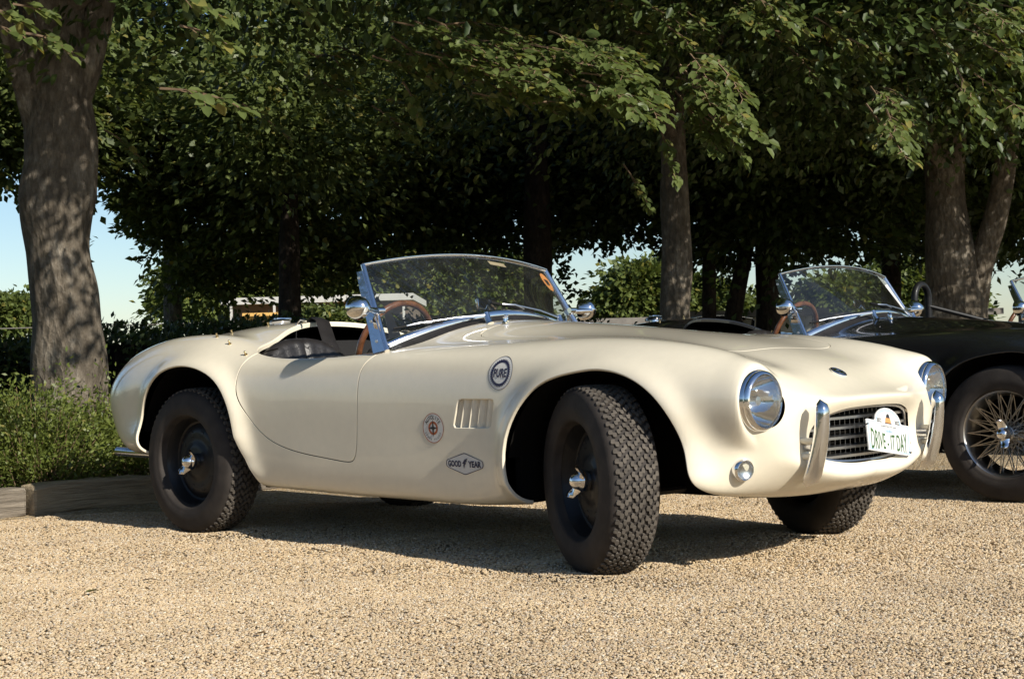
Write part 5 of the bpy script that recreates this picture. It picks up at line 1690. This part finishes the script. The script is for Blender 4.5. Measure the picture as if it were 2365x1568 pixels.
shed(2010, 30, 4.6, 1.22, 'long pale boarded shed seen through the black car windscreen', 0)
c = at(1440, 745, 40)*np.array([1, 1, 0])
m = MB(); m.box((0, 0, .78), (8.5, .4, 1.56)); wl = m.build('garden_wall', M['grey_roof'], None, smooth=False, loc=tuple(c), rot=(0, 0, math.atan2(_rt[1], _rt[0])))
tag(wl, 'low grey wall far behind the bonnet of the cream car', 'wall')
c = at(120, 745, 40)*np.array([1, 1, 0])
rl = empty('railing', tuple(c), math.atan2(_rt[1], _rt[0]), 'thin pale railing far behind the broad trunk', 'railing')
for z in (1.35, 1.75):
    m = MB(); m.tube([(-6, 0, z), (8, 0, z)], .014, 6); m.build('rail', M['grey_roof'], rl)
for x in np.arange(-6, 8.1, 1.4):
    m = MB(); m.box((x, 0, .9), (.04, .04, 1.8)); m.build('post', M['grey_roof'], rl, smooth=False)

def far_tree(label, px, d, ell, n, seed, w=.2, sc=1.0):
    p = at(px, 800, d); b = (p[0], p[1], 0)
    c = ell[0][0]
    return beech(label, b, [b, (p[0], p[1], 1.2), (c[0], c[1], c[2])], [w, w*.7, w*.35], [([(p[0], p[1], 1.0), (c[0]+.5, c[1]+.4, c[2])], [w*.5, w*.25])], ell, n, 60, .14*sc, .22*sc, seed, 'leaf_far', 'bark_dark', detail=False, group='far trees')
far_tree('small rounded sunlit tree in the gap right of the cream windscreen', 1452, 58, [E_(1455, 665, 58, (1.2, 1.2, .95)), E_(1415, 700, 58, (.7, .7, .5)), E_(1500, 635, 58, (.8, .8, .65)), E_(1505, 695, 58, (.7, .7, .55))], 240, 81, .14, 2)
far_tree('bright green bush behind the black car windscreen', 2090, 56, [E_(2080, 660, 56, (1.7, 1.7, .9)), E_(1950, 680, 56, (1.4, 1.4, .8)), E_(2180, 690, 56, (1.2, 1.2, .7))], 300, 82, .14, 2)
far_tree('green tree behind the trunks right of the middle', 1620, 60, [E_(1610, 690, 60, (1.5, 1.5, .9)), E_(1690, 710, 60, (1.0, 1.0, .7))], 180, 83, .14, 2)
far_tree('sunlit bush at the far left behind the railing', 20, 60, [E_(30, 715, 60, (1.15, 1.15, .48)), E_(-40, 725, 60, (1.0, 1.0, .5))], 150, 84, .12, 2)
far_tree('sunlit green trees beyond the hedge left of the slender trunk', 520, 58, [E_(470, 640, 58, (1.5, 1.5, 1.0)), E_(580, 610, 58, (1.6, 1.6, 1.2)), E_(520, 690, 58, (2.0, 2.0, .7)), E_(410, 690, 58, (.8, .8, .6))], 320, 86, .16, 2)
far_tree('sunlit green tree beyond the hedge right of the slender trunk', 760, 60, [E_(730, 600, 60, (1.2, 1.2, 1.2)), E_(800, 640, 60, (1.2, 1.2, .9))], 200, 87, .16, 2)
far_tree('sunlit green tree seen through the windscreen of the cream car', 1000, 58, [E_(900, 640, 58, (1.7, 1.7, 1.4)), E_(1020, 620, 58, (1.7, 1.7, 1.6)), E_(1130, 650, 58, (1.6, 1.6, 1.3)), E_(1210, 690, 58, (.9, .9, .8)), E_(960, 710, 58, (2, 2, .7))], 430, 88, .16, 2)
far_tree('bush in front of the low building', 760, 40, [E_(740, 735, 40, (.8, .8, .3)), E_(830, 738, 40, (.6, .6, .25))], 110, 85, .08, 1.2)

# people sitting beyond the hedge, only heads and shoulders clear it
def person(label, px, d, top, hair):
    c = at(px, 745, d); zb = .62
    root = empty('person', (c[0], c[1], 0), math.atan2(_rt[1], _rt[0]), label, 'person')
    M['skin'] = M.get('skin') or plain('skin', (.50, .30, .21), .6, var=.05)
    prof = [(.0, .17, .11), (.25, .18, .12), (.46, .20, .12), (.56, .20, .11), (.62, .15, .09), (.655, .062, .058), (.69, .055, .055), (.715, .068, .075), (.76, .078, .092), (.81, .080, .098), (.855, .068, .084), (.885, .035, .045), (.893, .004, .004)]
    V = []; F = []; n = 16
    for z, a, b in prof:
        for j in range(n):
            th = 2*math.pi*j/n; V.append((a*math.cos(th), b*math.sin(th), zb+z))
    for k in range(len(prof)-1):
        for j in range(n): F.append((k*n+j, k*n+(j+1) % n, (k+1)*n+(j+1) % n, (k+1)*n+j))
    body = mesh_obj('body', V, F, M['skin'], root)
    m = MB(); V2 = [(x*1.07, y*1.1, z) for x, y, z in V[:5*n]]; m.add(V2, [f for f in F if max(f) < 5*n])
    for s in (-1, 1): m.tube([(s*.19, 0, zb+.56), (s*.235, -.03, zb+.36), (s*.22, -.14, zb+.2)], [.06, .05, .042], 10)
    m.build('shirt', top, body)
    m = MB(); V3 = [(x*1.09, y*1.06+.012, z+.012) for x, y, z in V[8*n:]]; m.add(V3, [tuple(i-8*n for i in f) for f in F if min(f) >= 8*n]); m.build('hair', hair, body)
M['shirt_white'] = plain('white_shirt', (.75, .73, .70), .8, var=.05)
M['shirt_pink'] = plain('pale_red_shirt', (.50, .20, .16), .8, var=.05)
M['hair_grey'] = plain('grey_hair', (.30, .27, .24), .7, var=.1)
M['hair_brown'] = plain('brown_hair', (.12, .07, .04), .7, var=.1)
person('person in a white shirt beyond the hedge, left of the pair', 632, 27, M['shirt_white'], M['hair_grey'])
person('person in a reddish shirt beyond the hedge, right of the pair', 672, 27, M['shirt_pink'], M['hair_brown'])

# tree line across the car park behind the camera: seen only as reflections in chrome, glass and paint
rg = np.random.default_rng(5)
Cl = []
for k in range(26):
    a = -2.35+1.9*(k+rg.uniform(-.3, .3))/26
    rr_ = 24+rg.uniform(-2, 3)
    Cl.append(((5.5+rr_*math.cos(a), -4.5+rr_*math.sin(a), 2.4+rg.uniform(-.4, .8)), (2.4, 2.4, 2.2+rg.uniform(-.3, .5))))
V, F = crown_leaves(Cl, 420, 26, .55, .8, 6, False)
tag(fast_mesh('tree_line', V, F, M['leaf_dark']), 'line of trees across the car park behind the camera', 'trees', None, 'stuff')

# litter on the gravel
M['dry_leaf'] = plain('dry_leaf', (.22, .14, .06), .8, var=.3, vscale=30)
M['dry_leaf_green'] = plain('fallen_green_leaf', (.16, .17, .05), .7, var=.3, vscale=30)
rg = np.random.default_rng(12)
for k, (px, py, lb) in enumerate([(197, 1382, 'green fallen leaf on the gravel below the sleepers'), (590, 1480, 'dry leaf on the gravel in front of the rear wheel'), (1120, 1455, 'dry leaf on the gravel left of the front wheel'),
        (1700, 1420, 'dry leaf on the gravel right of the near front tyre'), (2290, 1270, 'dry leaf on the gravel near the right edge')]):
    x, y = gp(px, py); a = rg.uniform(0, 6.28)
    V, F = leaves(np.array([[0, 0, 0.0]]), np.array([[math.cos(a), math.sin(a), .12]]), np.array([[.2*math.cos(a+1), .2*math.sin(a+1), 1]]), np.array([.038*rg.uniform(.7, 1.3)]), W=.6)
    o = fast_mesh('fallen_leaf', V, F, M['dry_leaf' if k else 'dry_leaf_green']); o.location = (x, y, .020)
    tag(o, lb, 'leaf', 'leaves on the gravel')
for k, (px, py, l, lb) in enumerate([(720, 1278, .18, 'long thin twig on the gravel below the door'), (330, 1352, .07, 'short twig on the gravel below the sleepers')]):
    x, y = gp(px, py); a = rg.uniform(-.4, .9)
    m = MB(); m.tube([(0, 0, .016), (l*.5*math.cos(a), l*.5*math.sin(a), .022), (l*math.cos(a+.15), l*math.sin(a+.15), .016)], [.0025, .0022, .0012], 5)
    o = m.build('fallen_twig', M['twig'], None, loc=(x, y, .004))
    tag(o, lb, 'twig', 'twigs on the gravel')
